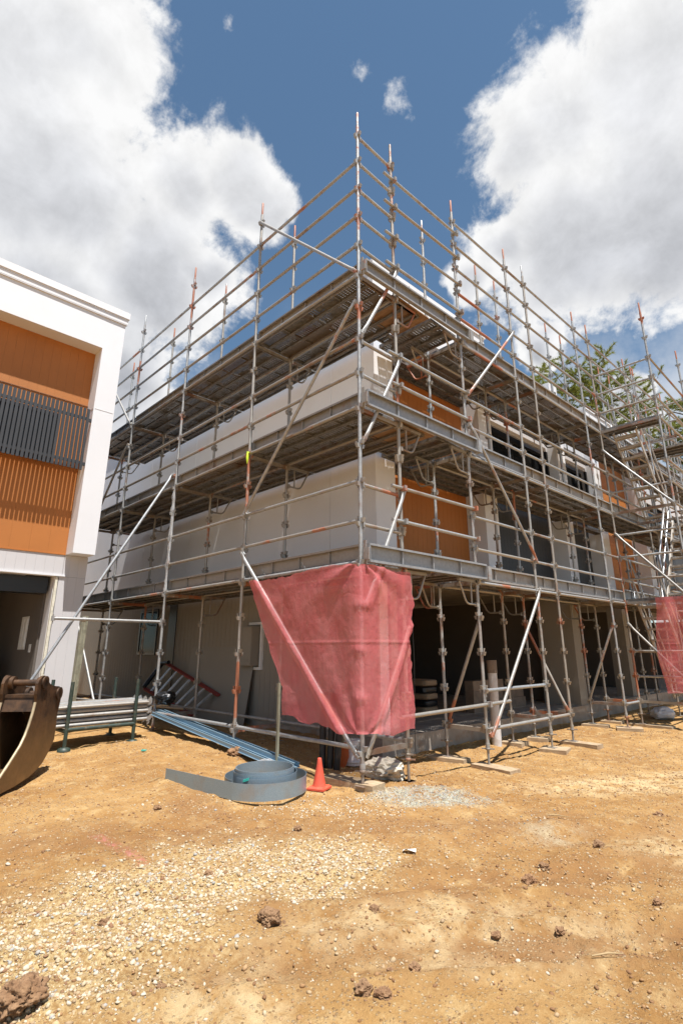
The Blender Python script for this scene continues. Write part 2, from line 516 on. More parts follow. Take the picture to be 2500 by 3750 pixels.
pk = mth(t, 'MULTIPLY', at.outputs['Alpha'], smooth(t, noise(t, v, 26, 6, 0.7), 0.40, 0.60))
cc = mixc(t, mth(t, 'MULTIPLY', pk, 0.45), cc, (0.750, 0.202, 0.271))
# embedded pebbles and crumbs
peb = nn(t, 'ShaderNodeTexVoronoi')
peb.inputs['Scale'].default_value = 62
peb.inputs['Randomness'].default_value = 1.0
t.links.new(v, peb.inputs['Vector'])
psep = nn(t, 'ShaderNodeSeparateColor')
t.links.new(peb.outputs['Color'], psep.inputs[0])
pden = smooth(t, noise(t, v, 2.3, 7, 0.65), 0.36, 0.66, 0.80, 0.50)
pmask = mth(t, 'MULTIPLY', mth(t, 'GREATER_THAN', psep.outputs[0], pden), smooth(t, peb.outputs['Distance'], 0.46, 0.34))
pcol = mixc(t, psep.outputs[1], (0.264, 0.143, 0.058), (0.588, 0.446, 0.270))
cc = mixc(t, mth(t, 'MULTIPLY', pmask, 0.85), cc, pcol)
t.links.new(cc, b.inputs['Base Color'])
b.inputs['Roughness'].default_value = 0.95
b.inputs['Specular IOR Level'].default_value = 0.15
hh = mth(t, 'ADD', mth(t, 'MULTIPLY_ADD', pmask, 0.16, mth(t, 'MULTIPLY', nfin, 0.42)), mth(t, 'ADD', nmid, mth(t, 'MULTIPLY', noise(t, v, 130, 4, 0.7), 0.16)))
bump(t, b, hh, 0.9, 0.05)

m, t, b = new_mat('clod_soil')
v, rnd = objco(t)
n = noise(t, v, 26, 8, 0.7)
cc = mixc(t, smooth(t, n, 0.3, 0.7), (0.17, 0.088, 0.040), (0.36, 0.215, 0.112))
cc = mixc(t, mth(t, 'MULTIPLY', rnd, 0.3), cc, (0.27, 0.12, 0.05))
t.links.new(cc, b.inputs['Base Color'])
b.inputs['Roughness'].default_value = 0.97
bump(t, b, n, 0.9, 0.02)


def stone_mat(name, cols):
    m, t, b = new_mat(name)
    g = nn(t, 'ShaderNodeNewGeometry')
    cr = nn(t, 'ShaderNodeValToRGB')
    cr.color_ramp.interpolation = 'CONSTANT'
    cols = [(p, tuple(x * 0.95 for x in c)) for p, c in cols]
    els = cr.color_ramp.elements
    els[0].position = 0
    els[0].color = (*cols[0][1], 1)
    els[1].position = cols[1][0]
    els[1].color = (*cols[1][1], 1)
    for p, c in cols[2:]:
        e = els.new(p)
        e.color = (*c, 1)
    t.links.new(g.outputs['Random Per Island'], cr.inputs[0])
    tc = nn(t, 'ShaderNodeTexCoord')
    n = noise(t, tc.outputs['Object'], 120, 4, 0.6)
    cc = mixc(t, mth(t, 'MULTIPLY', smooth(t, n, 0.4, 0.7), 0.3), cr.outputs[0], (0.30, 0.17, 0.08))
    t.links.new(cc, b.inputs['Base Color'])
    b.inputs['Roughness'].default_value = 0.9
    return m


stone_mat('gravel_stone', [(0, (0.50, 0.40, 0.26)), (0.22, (0.60, 0.51, 0.37)), (0.42, (0.42, 0.31, 0.18)), (0.58, (0.58, 0.50, 0.38)),
                           (0.72, (0.36, 0.25, 0.14)), (0.80, (0.55, 0.38, 0.20)), (0.88, (0.36, 0.35, 0.32)), (0.95, (0.24, 0.12, 0.06))])
stone_mat('soil_crumb', [(0, (0.33, 0.18, 0.075)), (0.30, (0.22, 0.11, 0.046)), (0.48, (0.42, 0.26, 0.125)), (0.66, (0.42, 0.29, 0.16)), (0.92, (0.47, 0.37, 0.25))])
stone_mat('grey_chip', [(0, (0.36, 0.36, 0.33)), (0.3, (0.24, 0.23, 0.20)), (0.6, (0.48, 0.46, 0.41)), (0.85, (0.38, 0.29, 0.18))])

# pine needles
m, t, b = new_mat('pine_needle')
g = nn(t, 'ShaderNodeNewGeometry')
cr = mixc(t, g.outputs['Random Per Island'], (0.11, 0.14, 0.03), (0.36, 0.38, 0.10))
t.nodes.remove(b)
df = nn(t, 'ShaderNodeBsdfDiffuse')
tl = nn(t, 'ShaderNodeBsdfTranslucent')
mx = nn(t, 'ShaderNodeMixShader')
mx.inputs[0].default_value = 0.35
for s in (df, tl):
    t.links.new(cr, s.inputs['Color'])
t.links.new(df.outputs[0], mx.inputs[1])
t.links.new(tl.outputs[0], mx.inputs[2])
t.links.new(mx.outputs[0], t.nodes['Material Output'].inputs[0])


# ------------------------------------------------------------------ mesh building
class MB:
    def __init__(self, T=None):
        self.v, self.f, self.s, self.m = [], [], [], []
        self.T = T

    def add(self, vs, fs, smooth=False, mi=0):
        o = len(self.v)
        if self.T:
            vs = [self.T(*p) for p in vs]
        self.v.extend(tuple(p) for p in vs)
        self.f.extend(tuple(i + o for i in f) for f in fs)
        self.s.extend([smooth] * len(fs))
        self.m.extend([mi] * len(fs))
        return self

    def box(self, x0, x1, y0, y1, z0, z1, mi=0):
        x0, x1 = min(x0, x1), max(x0, x1)
        y0, y1 = min(y0, y1), max(y0, y1)
        z0, z1 = min(z0, z1), max(z0, z1)
        vs = [(x0, y0, z0), (x1, y0, z0), (x1, y1, z0), (x0, y1, z0), (x0, y0, z1), (x1, y0, z1), (x1, y1, z1), (x0, y1, z1)]
        return self.add(vs, [(0, 3, 2, 1), (4, 5, 6, 7), (0, 1, 5, 4), (1, 2, 6, 5), (2, 3, 7, 6), (3, 0, 4, 7)], False, mi)

    def obox(self, c, ax, ay, az, hx, hy, hz, mi=0):
        c, ax, ay, az = Vector(c), Vector(ax).normalized(), Vector(ay).normalized(), Vector(az).normalized()
        vs = []
        for sz in (-1, 1):
            for sx, sy in ((-1, -1), (1, -1), (1, 1), (-1, 1)):
                vs.append(c + ax * hx * sx + ay * hy * sy + az * hz * sz)
        return self.add(vs, [(0, 3, 2, 1), (4, 5, 6, 7), (0, 1, 5, 4), (1, 2, 6, 5), (2, 3, 7, 6), (3, 0, 4, 7)], False, mi)

    def path(self, pts, r, n=8, cap=True, mi=0, flat=None):
        """tube along a polyline; r is a number or a list; flat = list of (scale_u, scale_v)"""
        pts = [Vector(p) for p in pts]
        k = len(pts)
        rs = r if isinstance(r, (list, tuple)) else [r] * k
        d0 = (pts[1] - pts[0]).normalized()
        ref = Vector((0, 0, 1)) if abs(d0.z) < 0.9 else Vector((1, 0, 0))
        u = d0.cross(ref).normalized()
        vs, fs = [], []
        for i, p in enumerate(pts):
            d = (pts[min(i + 1, k - 1)] - pts[max(i - 1, 0)]).normalized()
            u = (u - d * u.dot(d)).normalized()
            w = d.cross(u)
            su, sv = flat[i] if flat else (1, 1)
            for j in range(n):
                a = 2 * math.pi * j / n
                vs.append(p + (u * math.cos(a) * su + w * math.sin(a) * sv) * rs[i])
        for i in range(k - 1):
            for j in range(n):
                fs.append((i * n + j, i * n + (j + 1) % n, (i + 1) * n + (j + 1) % n, (i + 1) * n + j))
        self.add(vs, fs, True, mi)
        if cap:
            self.add(vs[:n], [tuple(range(n))[::-1]], False, mi)
            self.add(vs[-n:], [tuple(range(n))], False, mi)
        return self

    def lathe(self, prof, c=(0, 0, 0), n=20, mi=0, smooth=True):
        vs, fs = [], []
        for (r, z) in prof:
            for j in range(n):
                a = 2 * math.pi * j / n
                vs.append((c[0] + r * math.cos(a), c[1] + r * math.sin(a), c[2] + z))
        for i in range(len(prof) - 1):
            for j in range(n):
                fs.append((i * n + j, i * n + (j + 1) % n, (i + 1) * n + (j + 1) % n, (i + 1) * n + j))
        return self.add(vs, fs, smooth, mi)

    def prism(self, outline, origin, eu, ev, en, th, mi=0):
        """flat plate from a 2-D outline (u, v) in the plane (eu, ev), thickness th along en"""
        o, eu, ev, en = Vector(origin), Vector(eu), Vector(ev), Vector(en)
        n = len(outline)
        vs = [o + eu * a + ev * b for a, b in outline] + [o + eu * a + ev * b + en * th for a, b in outline]
        fs = [tuple(range(n))[::-1], tuple(range(n, 2 * n))]
        for i in range(n):
            j = (i + 1) % n
            fs.append((i, j, n + j, n + i))
        return self.add(vs, fs, False, mi)

    def mesh(self, name, mats):
        me = bpy.data.meshes.new(name)
        me.from_pydata(self.v, [], self.f)
        me.polygons.foreach_set('use_smooth', self.s)
        if isinstance(mats, str):
            mats = [mats]
        for mt in mats:
            me.materials.append(MATS[mt])
        if len(mats) > 1:
            me.polygons.foreach_set('material_index', self.m)
        me.update()
        return me

    def build(self, name, mats, parent=None, **tags):
        o = bpy.data.objects.new(name, self.mesh(name, mats))
        col.objects.link(o)
        put(o, parent, Matrix.Identity(4))
        tag(o, **tags)
        return o


def put(o, parent, M):
    """place o with world matrix M under a parent chain that is only translated/placed"""
    if parent is not None:
        o.parent = parent
        o.matrix_basis = world_of(parent).inverted() @ M
    else:
        o.matrix_basis = M


def world_of(o):
    return (world_of(o.parent) @ o.matrix_basis) if o.parent else o.matrix_basis.copy()


def tag(o, label=None, cat=None, group=None, kind=None):
    if label:
        o['label'] = label
    if cat:
        o['category'] = cat
    if group:
        o['group'] = group
    if kind:
        o['kind'] = kind
    return o


def thing(name, label, cat, loc=(0, 0, 0), rz=0.0, group=None):
    o = bpy.data.objects.new(name, None)
    o.empty_display_size = 0.2
    col.objects.link(o)
    o.matrix_basis = Matrix.Translation(loc) @ Matrix.Rotation(rz, 4, 'Z')
    return tag(o, label, cat, group)


def inst(name, me, parent, M):
    o = bpy.data.objects.new(name, me)
    col.objects.link(o)
    put(o, parent, M)
    return o


def axis_M(p0, p1, upv=(0, 0, 1)):
    p0, p1 = Vector(p0), Vector(p1)
    x = (p1 - p0).normalized()
    u = Vector(upv)
    if abs(x.dot(u)) > 0.98:
        u = Vector((0, 1, 0))
    y = u.cross(x).normalized()
    z = x.cross(y)
    return Matrix(((x.x, y.x, z.x, p0.x), (x.y, y.y, z.y, p0.y), (x.z, y.z, z.z, p0.z), (0, 0, 0, 1)))


CACHE = {}


def cached(key, fn):
    if key not in CACHE:
        CACHE[key] = fn()
    return CACHE[key]


# ------------------------------------------------------------------ ground
def sstep(a, b, x):
    t_ = np.clip((x - a) / (b - a), 0, 1)
    return t_ * t_ * (3 - 2 * t_)


def vnoise(x, y, seed):
    """smooth value noise on a lattice (numpy)"""
    rs = np.random.RandomState(seed)
    tab = rs.rand(256, 256)
    xi, yi = np.floor(x).astype(int), np.floor(y).astype(int)
    xf, yf = x - xi, y - yi
    u, v = xf * xf * (3 - 2 * xf), yf * yf * (3 - 2 * yf)
    g = lambda a, b: tab[a % 256, b % 256]
    return (g(xi, yi) * (1 - u) + g(xi + 1, yi) * u) * (1 - v) + (g(xi, yi + 1) * (1 - u) + g(xi + 1, yi + 1) * u) * v


def base_z(x, y):
    x, y = np.asarray(x, float), np.asarray(y, float)
    return -0.40 + 0.14 * sstep(0.1, 2.6, -x) * sstep(-4.0, -0.5, y) - 0.10 * sstep(0.2, 2.6, y) * sstep(-2.5, -0.3, x)


def ground_z(x, y, fine=True):
    x, y = np.asarray(x, float), np.asarray(y, float)
    z = base_z(x, y)
    near = np.exp(-((x - 0.5) ** 2 + (y - 1) ** 2) / 900.0)
    z = z + near * (0.030 * (vnoise(x * 1.1 + 31, y * 1.1 + 7, 1) - .5) + 0.028 * (vnoise(x * 3.3 + 5, y * 3.3 + 11, 2) - .5))
    if fine:
        z = z + near * (0.020 * (vnoise(x * 9.1 + 2, y * 9.1 + 3, 3) - .5) + 0.010 * (vnoise(x * 21 + 9, y * 21 + 1, 4) - .5))
    # churned, trodden soil
    ch = np.clip((vnoise(x * 0.9 + 61, y * 0.9 + 17, 41) - .38) * 2.2, 0, 1)
    z = z + near * ch * (0.058 * np.abs(vnoise(x * 6.3 + 8, y * 6.3 + 2, 42) - .5) + 0.026 * np.abs(vnoise(x * 14 + 1, y * 14 + 5, 43) - .5) - 0.016)
    for cx_, cy_, dx_, dy_ in ((1.9, -1.2, 0.62, 0.78), (3.05, -1.0, 0.62, 0.78)):
        dd = (x - cx_) * dy_ - (y - cy_) * dx_ + 0.10 * (vnoise(x * 0.8, y * 0.8, 44) - .5)
        ll = (x - cx_) * dx_ + (y - cy_) * dy_
        tr_ = np.exp(-(dd / 0.15) ** 4)
        z = z - 0.024 * tr_ + 0.021 * np.exp(-((np.abs(dd) - 0.20) / 0.05) ** 2) + tr_ * 0.009 * np.sin(ll * 52 + np.sign(dd) * 1.5 + dd * 30) * (vnoise(x * 1.9, y * 1.9, 45) > .45)
    # wheel rut on the right
    d = (x - 2.35) * 0.86 - (y - 0.6) * 0.5
    z = z - 0.035 * np.exp(-(d / 0.16) ** 2) * sstep(-1.2, 0.2, y) + 0.02 * np.exp(-((d + .32) / 0.14) ** 2) * sstep(-1.2, 0.2, y)
    return z


def gz(x, y):
    return float(ground_z(np.array([x]), np.array([y]), False)[0])


def ell(x, y, cx, cy, rx, ry, ang):
    c, s = math.cos(ang), math.sin(ang)
    u, v = (x - cx) * c + (y - cy) * s, -(x - cx) * s + (y - cy) * c
    return np.sqrt((u / rx) ** 2 + (v / ry) ** 2)


def zone_gravel(x, y):
    """spread of cream gravel across the foreground"""
    wob = 0.6 * (vnoise(x * 1.7 + 3, y * 1.7 + 8, 21) - .5) + 0.55 * (vnoise(x * 5 + 3, y * 5 + 8, 22) - .5)
    a = ell(x, y, 0.72, -2.55, 1.05, 0.62, -0.86)
    b_ = ell(x, y, 1.12, -1.62, 0.52, 0.50, 0.9)
    c = ell(x, y, 0.75, -3.05, 0.85, 0.42, -0.6)
    g = np.minimum(np.minimum(a, b_), c) + wob
    return 1 - sstep(0.35, 1.45, g)


def zone_grey(x, y):
    wob = 0.5 * (vnoise(x * 2.3 + 13, y * 2.3 + 1, 23) - .5)
    a = ell(x, y, 0.62, 0.38, 0.70, 0.40, 0.75)
    b_ = ell(x, y, 1.95, 0.15, 0.42, 0.26, 0.9)
    return np.maximum(1 - sstep(0.6, 1.15, a + wob), 0.35 * (1 - sstep(0.4, 1.3, b_ + wob)))


def zone_pale(x, y):
    wob = 0.5 * (vnoise(x * 1.3 + 53, y * 1.3 + 19, 24) - .5)
    a = ell(x, y, 2.35, -1.65, 0.95, 0.42, 0.75)
    b_ = ell(x, y, 2.95, 0.9, 1.3, 0.55, 0.9)
    c = ell(x, y, 2.1, -3.0, 0.7, 0.35, -0.8)
    d = ell(x, y, 1.6, 2.7, 1.6, 0.6, 1.1)
    return np.maximum(1 - sstep(0.5, 1.2, np.minimum(np.minimum(a, b_), np.minimum(c, d)) + wob), 0.1)


def zone_pink(x, y):
    px = [(-0.583, -2.451), (-0.245, -2.416), (0.018, -2.426), (0.211, -2.413)]
    d = np.full(x.shape, 9.0)
    for (ax, ay), (bx_, by) in zip(px[:-1], px[1:]):
        tt = np.clip(((x - ax) * (bx_ - ax) + (y - ay) * (by - ay)) / ((bx_ - ax) ** 2 + (by - ay) ** 2), 0, 1)
        d = np.minimum(d, np.hypot(x - ax - tt * (bx_ - ax), y - ay - tt * (by - ay)))
    return np.exp(-(d / 0.03) ** 2)


def axis_coords(lo, hi, step, far):
    mid = list(np.arange(lo, hi, step))
    out, s, p = [], step, hi
    while p < far:
        out.append(p)
        s *= 1.25
        p += s
    out.append(far)
    left, s, p = [], step, lo
    while p > -far:
        s *= 1.25
        p -= s
        left.append(max(p, -far))
    return np.array(sorted(set(left)) + mid + out)


gx, gy = axis_coords(-4.2, 4.4, 0.034, 400), axis_coords(-4.4, 5.2, 0.034, 400)
GX, GY = np.meshgrid(gx, gy, indexing='ij')
GZ = ground_z(GX, GY)
nx, ny = GX.shape
verts = np.stack([GX.ravel(), GY.ravel(), GZ.ravel()], 1)
ii, jj = np.meshgrid(np.arange(nx - 1), np.arange(ny - 1), indexing='ij')
q0 = (ii * ny + jj).ravel()
quads = np.stack([q0, q0 + ny, q0 + ny + 1, q0 + 1], 1)
me = bpy.data.meshes.new('ground')
me.vertices.add(len(verts))
me.vertices.foreach_set('co', verts.ravel())
me.loops.add(quads.size)
me.loops.foreach_set('vertex_index', quads.ravel().astype(np.int32))
me.polygons.add(len(quads))
me.polygons.foreach_set('loop_start', np.arange(0, quads.size, 4, dtype=np.int32))
me.polygons.foreach_set('use_smooth', np.ones(len(quads), bool))
me.update(calc_edges=True)
att = me.color_attributes.new('zones', 'FLOAT_COLOR', 'POINT')
zc = np.stack([zone_gravel(GX, GY).ravel(), zone_grey(GX, GY).ravel(), zone_pale(GX, GY).ravel(), zone_pink(GX, GY).ravel()], 1)
att.data.foreach_set('color', zc.astype(np.float32).ravel())
def zone_track(x, y):
    o = np.zeros(x.shape)
    for cx_, cy_, w_ in ((1.9, -1.2, 0.30), (3.05, -1.0, 0.26), (2.75, 1.6, 0.4)):
        dd = (x - cx_) * 0.78 - (y - cy_) * 0.62 + 0.30 * (vnoise(x * 1.1, y * 1.1, 51) - .5) + 0.12 * (vnoise(x * 4, y * 4, 52) - .5)
        o = np.maximum(o, np.exp(-(dd / w_) ** 2))
    o = o * (0.55 + 0.9 * vnoise(x * 0.9 + 7, y * 0.9 + 3, 53))
    o = np.maximum(o, 0.9 * (1 - sstep(0.4, 1.2, ell(x, y, -0.6, -1.5, 1.3, 0.35, -0.3) + 0.8 * (vnoise(x * 2.4, y * 2.4, 54) - .5))))
    return np.clip(o, 0, 1)


at2_ = me.color_attributes.new('tracks', 'FLOAT_COLOR', 'POINT')
zt_ = zone_track(GX, GY).ravel()
at2_.data.foreach_set('color', np.stack([zt_, zt_, zt_, np.ones_like(zt_)], 1).astype(np.float32).ravel())
me.materials.append(MATS['soil'])
ground = bpy.data.objects.new('ground', me)
col.objects.link(ground)
tag(ground, 'orange brown dirt ground of the building site', 'ground', kind='structure')

# loose stones: one mesh each
ICO_V = []
_ph = (1 + 5 ** .5) / 2
for a_, b__ in ((1, _ph), (-1, _ph), (1, -_ph), (-1, -_ph)):
    ICO_V += [(0, a_, b__), (a_, b__, 0), (b__, 0, a_)]
ICO_V = np.array(ICO_V)
ICO_V /= np.linalg.norm(ICO_V[0])
_F = []
for i in range(12):
    for j in range(i + 1, 12):
        for k in range(j + 1, 12):
            e = [np.linalg.norm(ICO_V[p] - ICO_V[q]) for p, q in ((i, j), (j, k), (i, k))]
            if max(e) < 1.1:
                nrm = np.cross(ICO_V[j] - ICO_V[i], ICO_V[k] - ICO_V[i])
                _F.append((i, j, k) if nrm @ ICO_V[i] > 0 else (i, k, j))
ICO_F = np.array(_F)


def stones(name, pts, sizes, mat, label, cat):
    n = len(pts)
    rs = np.random.RandomState(len(name) + n)
    base = np.repeat(ICO_V[None], n, 0) * (1 + 0.34 * (rs.rand(n, 12, 1) - .5) * 2)
    sc = 0.62 + 0.6 * rs.rand(n, 1, 3)
    sc[:, :, 2] *= 0.72
    base = base * sc
    an = rs.rand(n) * 6.283
    c, s = np.cos(an)[:, None], np.sin(an)[:, None]
    tl_ = (rs.rand(n) - .5)[:, None] * 1.2
    x, y, z = base[..., 0], base[..., 1], base[..., 2]
    y, z = y * np.cos(tl_) - z * np.sin(tl_), y * np.sin(tl_) + z * np.cos(tl_)
    x, y = x * c - y * s, x * s + y * c
    P = np.stack([x, y, z], -1) * (sizes[:, None, None] * 0.5)
    zz = ground_z(pts[:, 0], pts[:, 1])
    P[..., 0] += pts[:, 0, None]
    P[..., 1] += pts[:, 1, None]
    P[..., 2] += (zz + sizes * 0.06)[:, None]
    F = (ICO_F[None] + (np.arange(n) * 12)[:, None, None]).reshape(-1, 3)
    me = bpy.data.meshes.new(name)
    me.vertices.add(n * 12)
    me.vertices.foreach_set('co', P.reshape(-1).astype(np.float32))
    me.loops.add(F.size)
    me.loops.foreach_set('vertex_index', F.ravel().astype(np.int32))
    me.polygons.add(len(F))
    me.polygons.foreach_set('loop_start', np.arange(0, F.size, 3, dtype=np.int32))
    me.update(calc_edges=True)
    me.materials.append(MATS[mat])
    o = bpy.data.objects.new(name, me)
    col.objects.link(o)
    tag(o, label, cat, kind='stuff')
    return o


def scatter(n, lo, hi, fn, seed):
    rs = np.random.RandomState(seed)
    p = np.stack([rs.uniform(lo[0], hi[0], n), rs.uniform(lo[1], hi[1], n)], 1)
    return p[rs.rand(n) < fn(p[:, 0], p[:, 1])]


gp = scatter(46000, (-1.2, -4.2), (2.8, -0.3), lambda x, y: 1.0 * zone_gravel(x, y) ** 1.5 + 0.006 + 0.06 * vnoise(x * 2.7, y * 2.7, 77) ** 2, 5)
stones('gravel', gp, 0.007 + 0.024 * npr.rand(len(gp)) ** 2.2, 'gravel_stone', 'loose cream gravel spread over the dirt in the foreground', 'gravel')
gp = scatter(9000, (-0.9, -1.5), (1.9, 1.0), lambda x, y: 0.8 * (1 - sstep(0.5, 1.1, ell(x, y, 0.15, -0.55, 0.75, 0.35, 0.75))) + 0.02, 15)
stones('cream_gravel', gp, 0.008 + 0.020 * npr.rand(len(gp)) ** 2.0, 'gravel_stone', 'cream gravel scattered between the traffic cone and the corner post', 'gravel')
gp = scatter(130000, (-4.2, -4.3), (4.4, 7.5), lambda x, y: 0.25 + 0.5 * vnoise(x * 1.9 + 4, y * 1.9 + 6, 31) ** 3 + 0.30 * (1 - sstep(0.5, 1.2, ell(x, y, 1.6, 3.0, 1.6, 0.7, 1.1))), 6)
stones('soil_crumbs', gp, 0.006 + 0.022 * npr.rand(len(gp)) ** 2.8, 'soil_crumb', 'crumbs of orange soil and pebbles strewn over the ground', 'soil')
gp = scatter(30000, (-0.6, -0.7), (2.0, 1.6), lambda x, y: 0.8 * zone_grey(x, y) ** 1.2 * (x < 1.6) + 0.012, 8)
stones('grey_chips', gp, 0.006 + 0.013 * npr.rand(len(gp)) ** 2, 'grey_chip', 'patch of grey stone chips beside the corner post', 'gravel')

# clods
CLODS = [(1.49, -2.29, 0.062, 'large broken brown clod of soil at the edge of the cream gravel'),
         (1.34, -3.46, 0.098, 'heap of brown soil at the bottom left corner of the view'),
         (1.62, -2.98, 0.024, 'small brown clod near the near edge of the gravel'),
         (0.43, -1.22, 0.031, 'brown clod lying in front of the traffic cone'),
         (-0.89, -1.79, 0.035, 'brown clod in front of the unrolled steel strip'),
         (0.73, -2.22, 0.028, 'brown crumb of soil in the middle of the cream gravel'),
         (0.86, -2.94, 0.027, 'reddish crumb of soil on the left part of the gravel'),
         (1.82, -1.81, 0.030, 'dark clod right of the large broken clod'),
         (2.27, -2.19, 0.020, 'small clod beside two bigger clods near the bottom'),
         (2.35, -2.11, 0.028, 'middle sized clod behind the pair of clods near the bottom'),
         (2.29, -2.39, 0.040, 'left clod of the pair near the bottom edge'),
         (2.38, -2.36, 0.038, 'right clod of the pair near the bottom edge'),
         (2.43, -1.53, 0.024, 'brown clod on the pale crust in front'),
         (2.66, -1.28, 0.025, 'reddish brick coloured clod on the pale crust'),
         (2.21, -0.74, 0.045, 'dark flat clod in front of the grey stone patch'),
         (2.22, -0.54, 0.034, 'dark clod touching the grey stone patch'),
         (2.36, 1.43, 0.045, 'dark lump of soil by the wheel rut on the right'),
         (2.31, 0.17, 0.040, 'clod at the edge of the small grey stone patch'),
         (2.97, -1.28, 0.022, 'flat reddish clod at the right of the foreground'),
         (2.94, -0.61, 0.025, 'clod at the right edge of the foreground'),
         (-2.10, -0.16, 0.11, 'clump of dark soil beside the blue steel channels')]


pp_, ss_ = [], []
for (x, y, r, lab) in CLODS:
    for q in range(int(14 + 260 * r)):
        a = rng.uniform(0, 6.283)
        d = r * (0.7 + abs(rng.gauss(0, 0.9)))
        pp_.append((x + d * math.cos(a), y + d * math.sin(a)))
        ss_.append(rng.uniform(0.05, 0.26) * r + 0.006)
stones('clod_crumbs', np.array(pp_), np.array(ss_), 'clod_soil', 'brown crumbs broken off the clods of soil', 'soil')


def lump_mesh(r, seed, sub=3, flat=0.72, amp=0.55):
    import bmesh
    bm = bmesh.new()
    bmesh.ops.create_icosphere(bm, subdivisions=sub, radius=1)
    o = Vector((seed * 3.7, seed * 1.3, seed * 7.1))
    for v_ in bm.verts:
        p = v_.co.copy()
        d = 1 + 0.85 * amp * mnoise.fractal(p * 1.5 + o, 0.9, 2.1, 5) + 0.30 * amp * mnoise.fractal(p * 5.5 + o, 0.6, 2.2, 4)
        v_.co = p * d * r
        v_.co.z *= flat
    me_ = bpy.data.meshes.new('clod')
    bm.to_mesh(me_)
    bm.free()
    return me_


for i, (x, y, r, lab) in enumerate(CLODS):
    me = lump_mesh(r * 0.92, i + 1, 5 if r > 0.05 else 4, 0.55 if r > 0.09 else 0.70, 0.50)
    me.polygons.foreach_set('use_smooth', [r > 0.05] * len(me.polygons))
    me.materials.append(MATS['clod_soil'])
    o = bpy.data.objects.new('dirt_clod', me)
    col.objects.link(o)
    o.matrix_basis = Matrix.Translation((x, y, gz(x, y) + r * 0.28)) @ Matrix.Rotation(i * 1.7, 4, 'Z')
    tag(o, lab, 'dirt clod', 'clods of soil on the ground')

# ------------------------------------------------------------------ scaffold kit
DZ = 0.495
TR = 0.0242


def V(k):
    return k * DZ


def rv(v, d=0.0, z=0.0):
    """point on the front run: v along it, d metres inward from its outer row"""
    return Vector((-0.023 + 0.02825 * v - d, v, z))


def standard_mesh(zb, zt, vmin, vmax, yaw):
    m_ = MB()
    m_.path([(0, 0, zb), (0, 0, zt)], TR, 8)
    m_.path([(0, 0, zb - 0.012), (0, 0, zb + 0.035)], TR + 0.007, 8)
    c, s = math.cos(yaw), math.sin(yaw)
    ex, ey = Vector((c, s, 0)), Vector((-s, c, 0))
    for k in range(vmin, vmax + 1):
        z = V(k)
        for d, dz in ((ex, 0.012), (-ex, 0.012), (ey, -0.035), (-ey, -0.035)):
            w = Vector((0, 0, 1)).cross(d)
            o, h = d * TR, 0.026
            # V pressing: a pressed cup, wide at the top lip, open below
            vs = [o + w * 0.020 + Vector((0, 0, z + dz - h)), o - w * 0.020 + Vector((0, 0, z + dz - h)),
                  o + d * 0.028 + w * 0.016 + Vector((0, 0, z + dz - h)), o + d * 0.028 - w * 0.016 + Vector((0, 0, z + dz - h)),
                  o + w * 0.024 + Vector((0, 0, z + dz + h)), o - w * 0.024 + Vector((0, 0, z + dz + h)),
                  o + d * 0.044 + w * 0.021 + Vector((0, 0, z + dz + h)), o + d * 0.044 - w * 0.021 + Vector((0, 0, z + dz + h))]
            m_.add(vs, [(0, 1, 3, 2), (4, 6, 7, 5), (2, 3, 7, 6), (0, 2, 6, 4), (1, 5, 7, 3)])
    return m_


def add_standard(parent, x, y, yaw=0.0, zb=-0.2, ground=None, board=0.0, vmin=0, vmax=17, top=8.60, spig=True, mat='galv_z'):
    st = inst('standard', cached(('std', zb, vmin, vmax, round(yaw, 3), top, mat), lambda: standard_mesh(zb, top, vmin, vmax, yaw).mesh('standard', mat)),
              parent, Matrix.Translation((x, y, 0)))
    if spig:
        inst('spigot', cached(('spig', top), lambda: MB().path([(0, 0, top), (0, 0, top + 0.255), (0, 0, top + 0.268)], [0.0185, 0.0185, 0.013], 8).mesh('spigot', 'galv_orange')),
             st, Matrix.Translation((x, y, 0)))
    if ground is not None:
        g = ground + board
        j = MB()
        j.path([(0, 0, g + 0.006), (0, 0, zb + 0.05)], 0.0165, 8)
        j.lathe([(0.0165, zb - 0.055), (0.032, zb - 0.05), (0.032, zb - 0.018), (0.0165, zb - 0.012)], n=8)
        j.obox((0.0, 0, zb - 0.034), (1, 0.4, 0), (-0.4, 1, 0), (0, 0, 1), 0.085, 0.008, 0.008)
        j.box(-0.06, 0.06, -0.06, 0.06, g + 0.002, g + 0.009)
        me_ = j.mesh('base_jack', 'transom_steel')
        inst('base_jack', me_, st, Matrix.Translation((x, y, 0)))
    return st


def ledger_mesh(L, fit, mat, rad=TR):
    m_ = MB()
    if fit:
        m_.path([(0.055, 0, 0), (L - 0.055, 0, 0)], rad, 8)
        for x, sg in ((0.045, 1), (L - 0.045, -1)):
            m_.box(x - 0.024, x + 0.024, -0.016, 0.016, -0.036, 0.034)
            m_.box(x - sg * 0.004 - 0.007, x - sg * 0.004 + 0.007, -0.007, 0.007, -0.085, 0.062)
    else:
        m_.path([(0, 0, 0), (L, 0, 0)], rad, 8)
        m_.path([(-0.001, 0, 0), (0.012, 0, 0)], rad * 0.82, 8)
    return m_.mesh('ledger', mat)


def add_ledger(parent, p0, p1, mat='galv_x', name='ledger', fit=True):
    p0, p1 = Vector(p0), Vector(p1)
    L = round((p1 - p0).length, 2)
    return inst(name, cached(('led', L, fit, mat), lambda: ledger_mesh(L, fit, mat)), parent, axis_M(p0, p1))


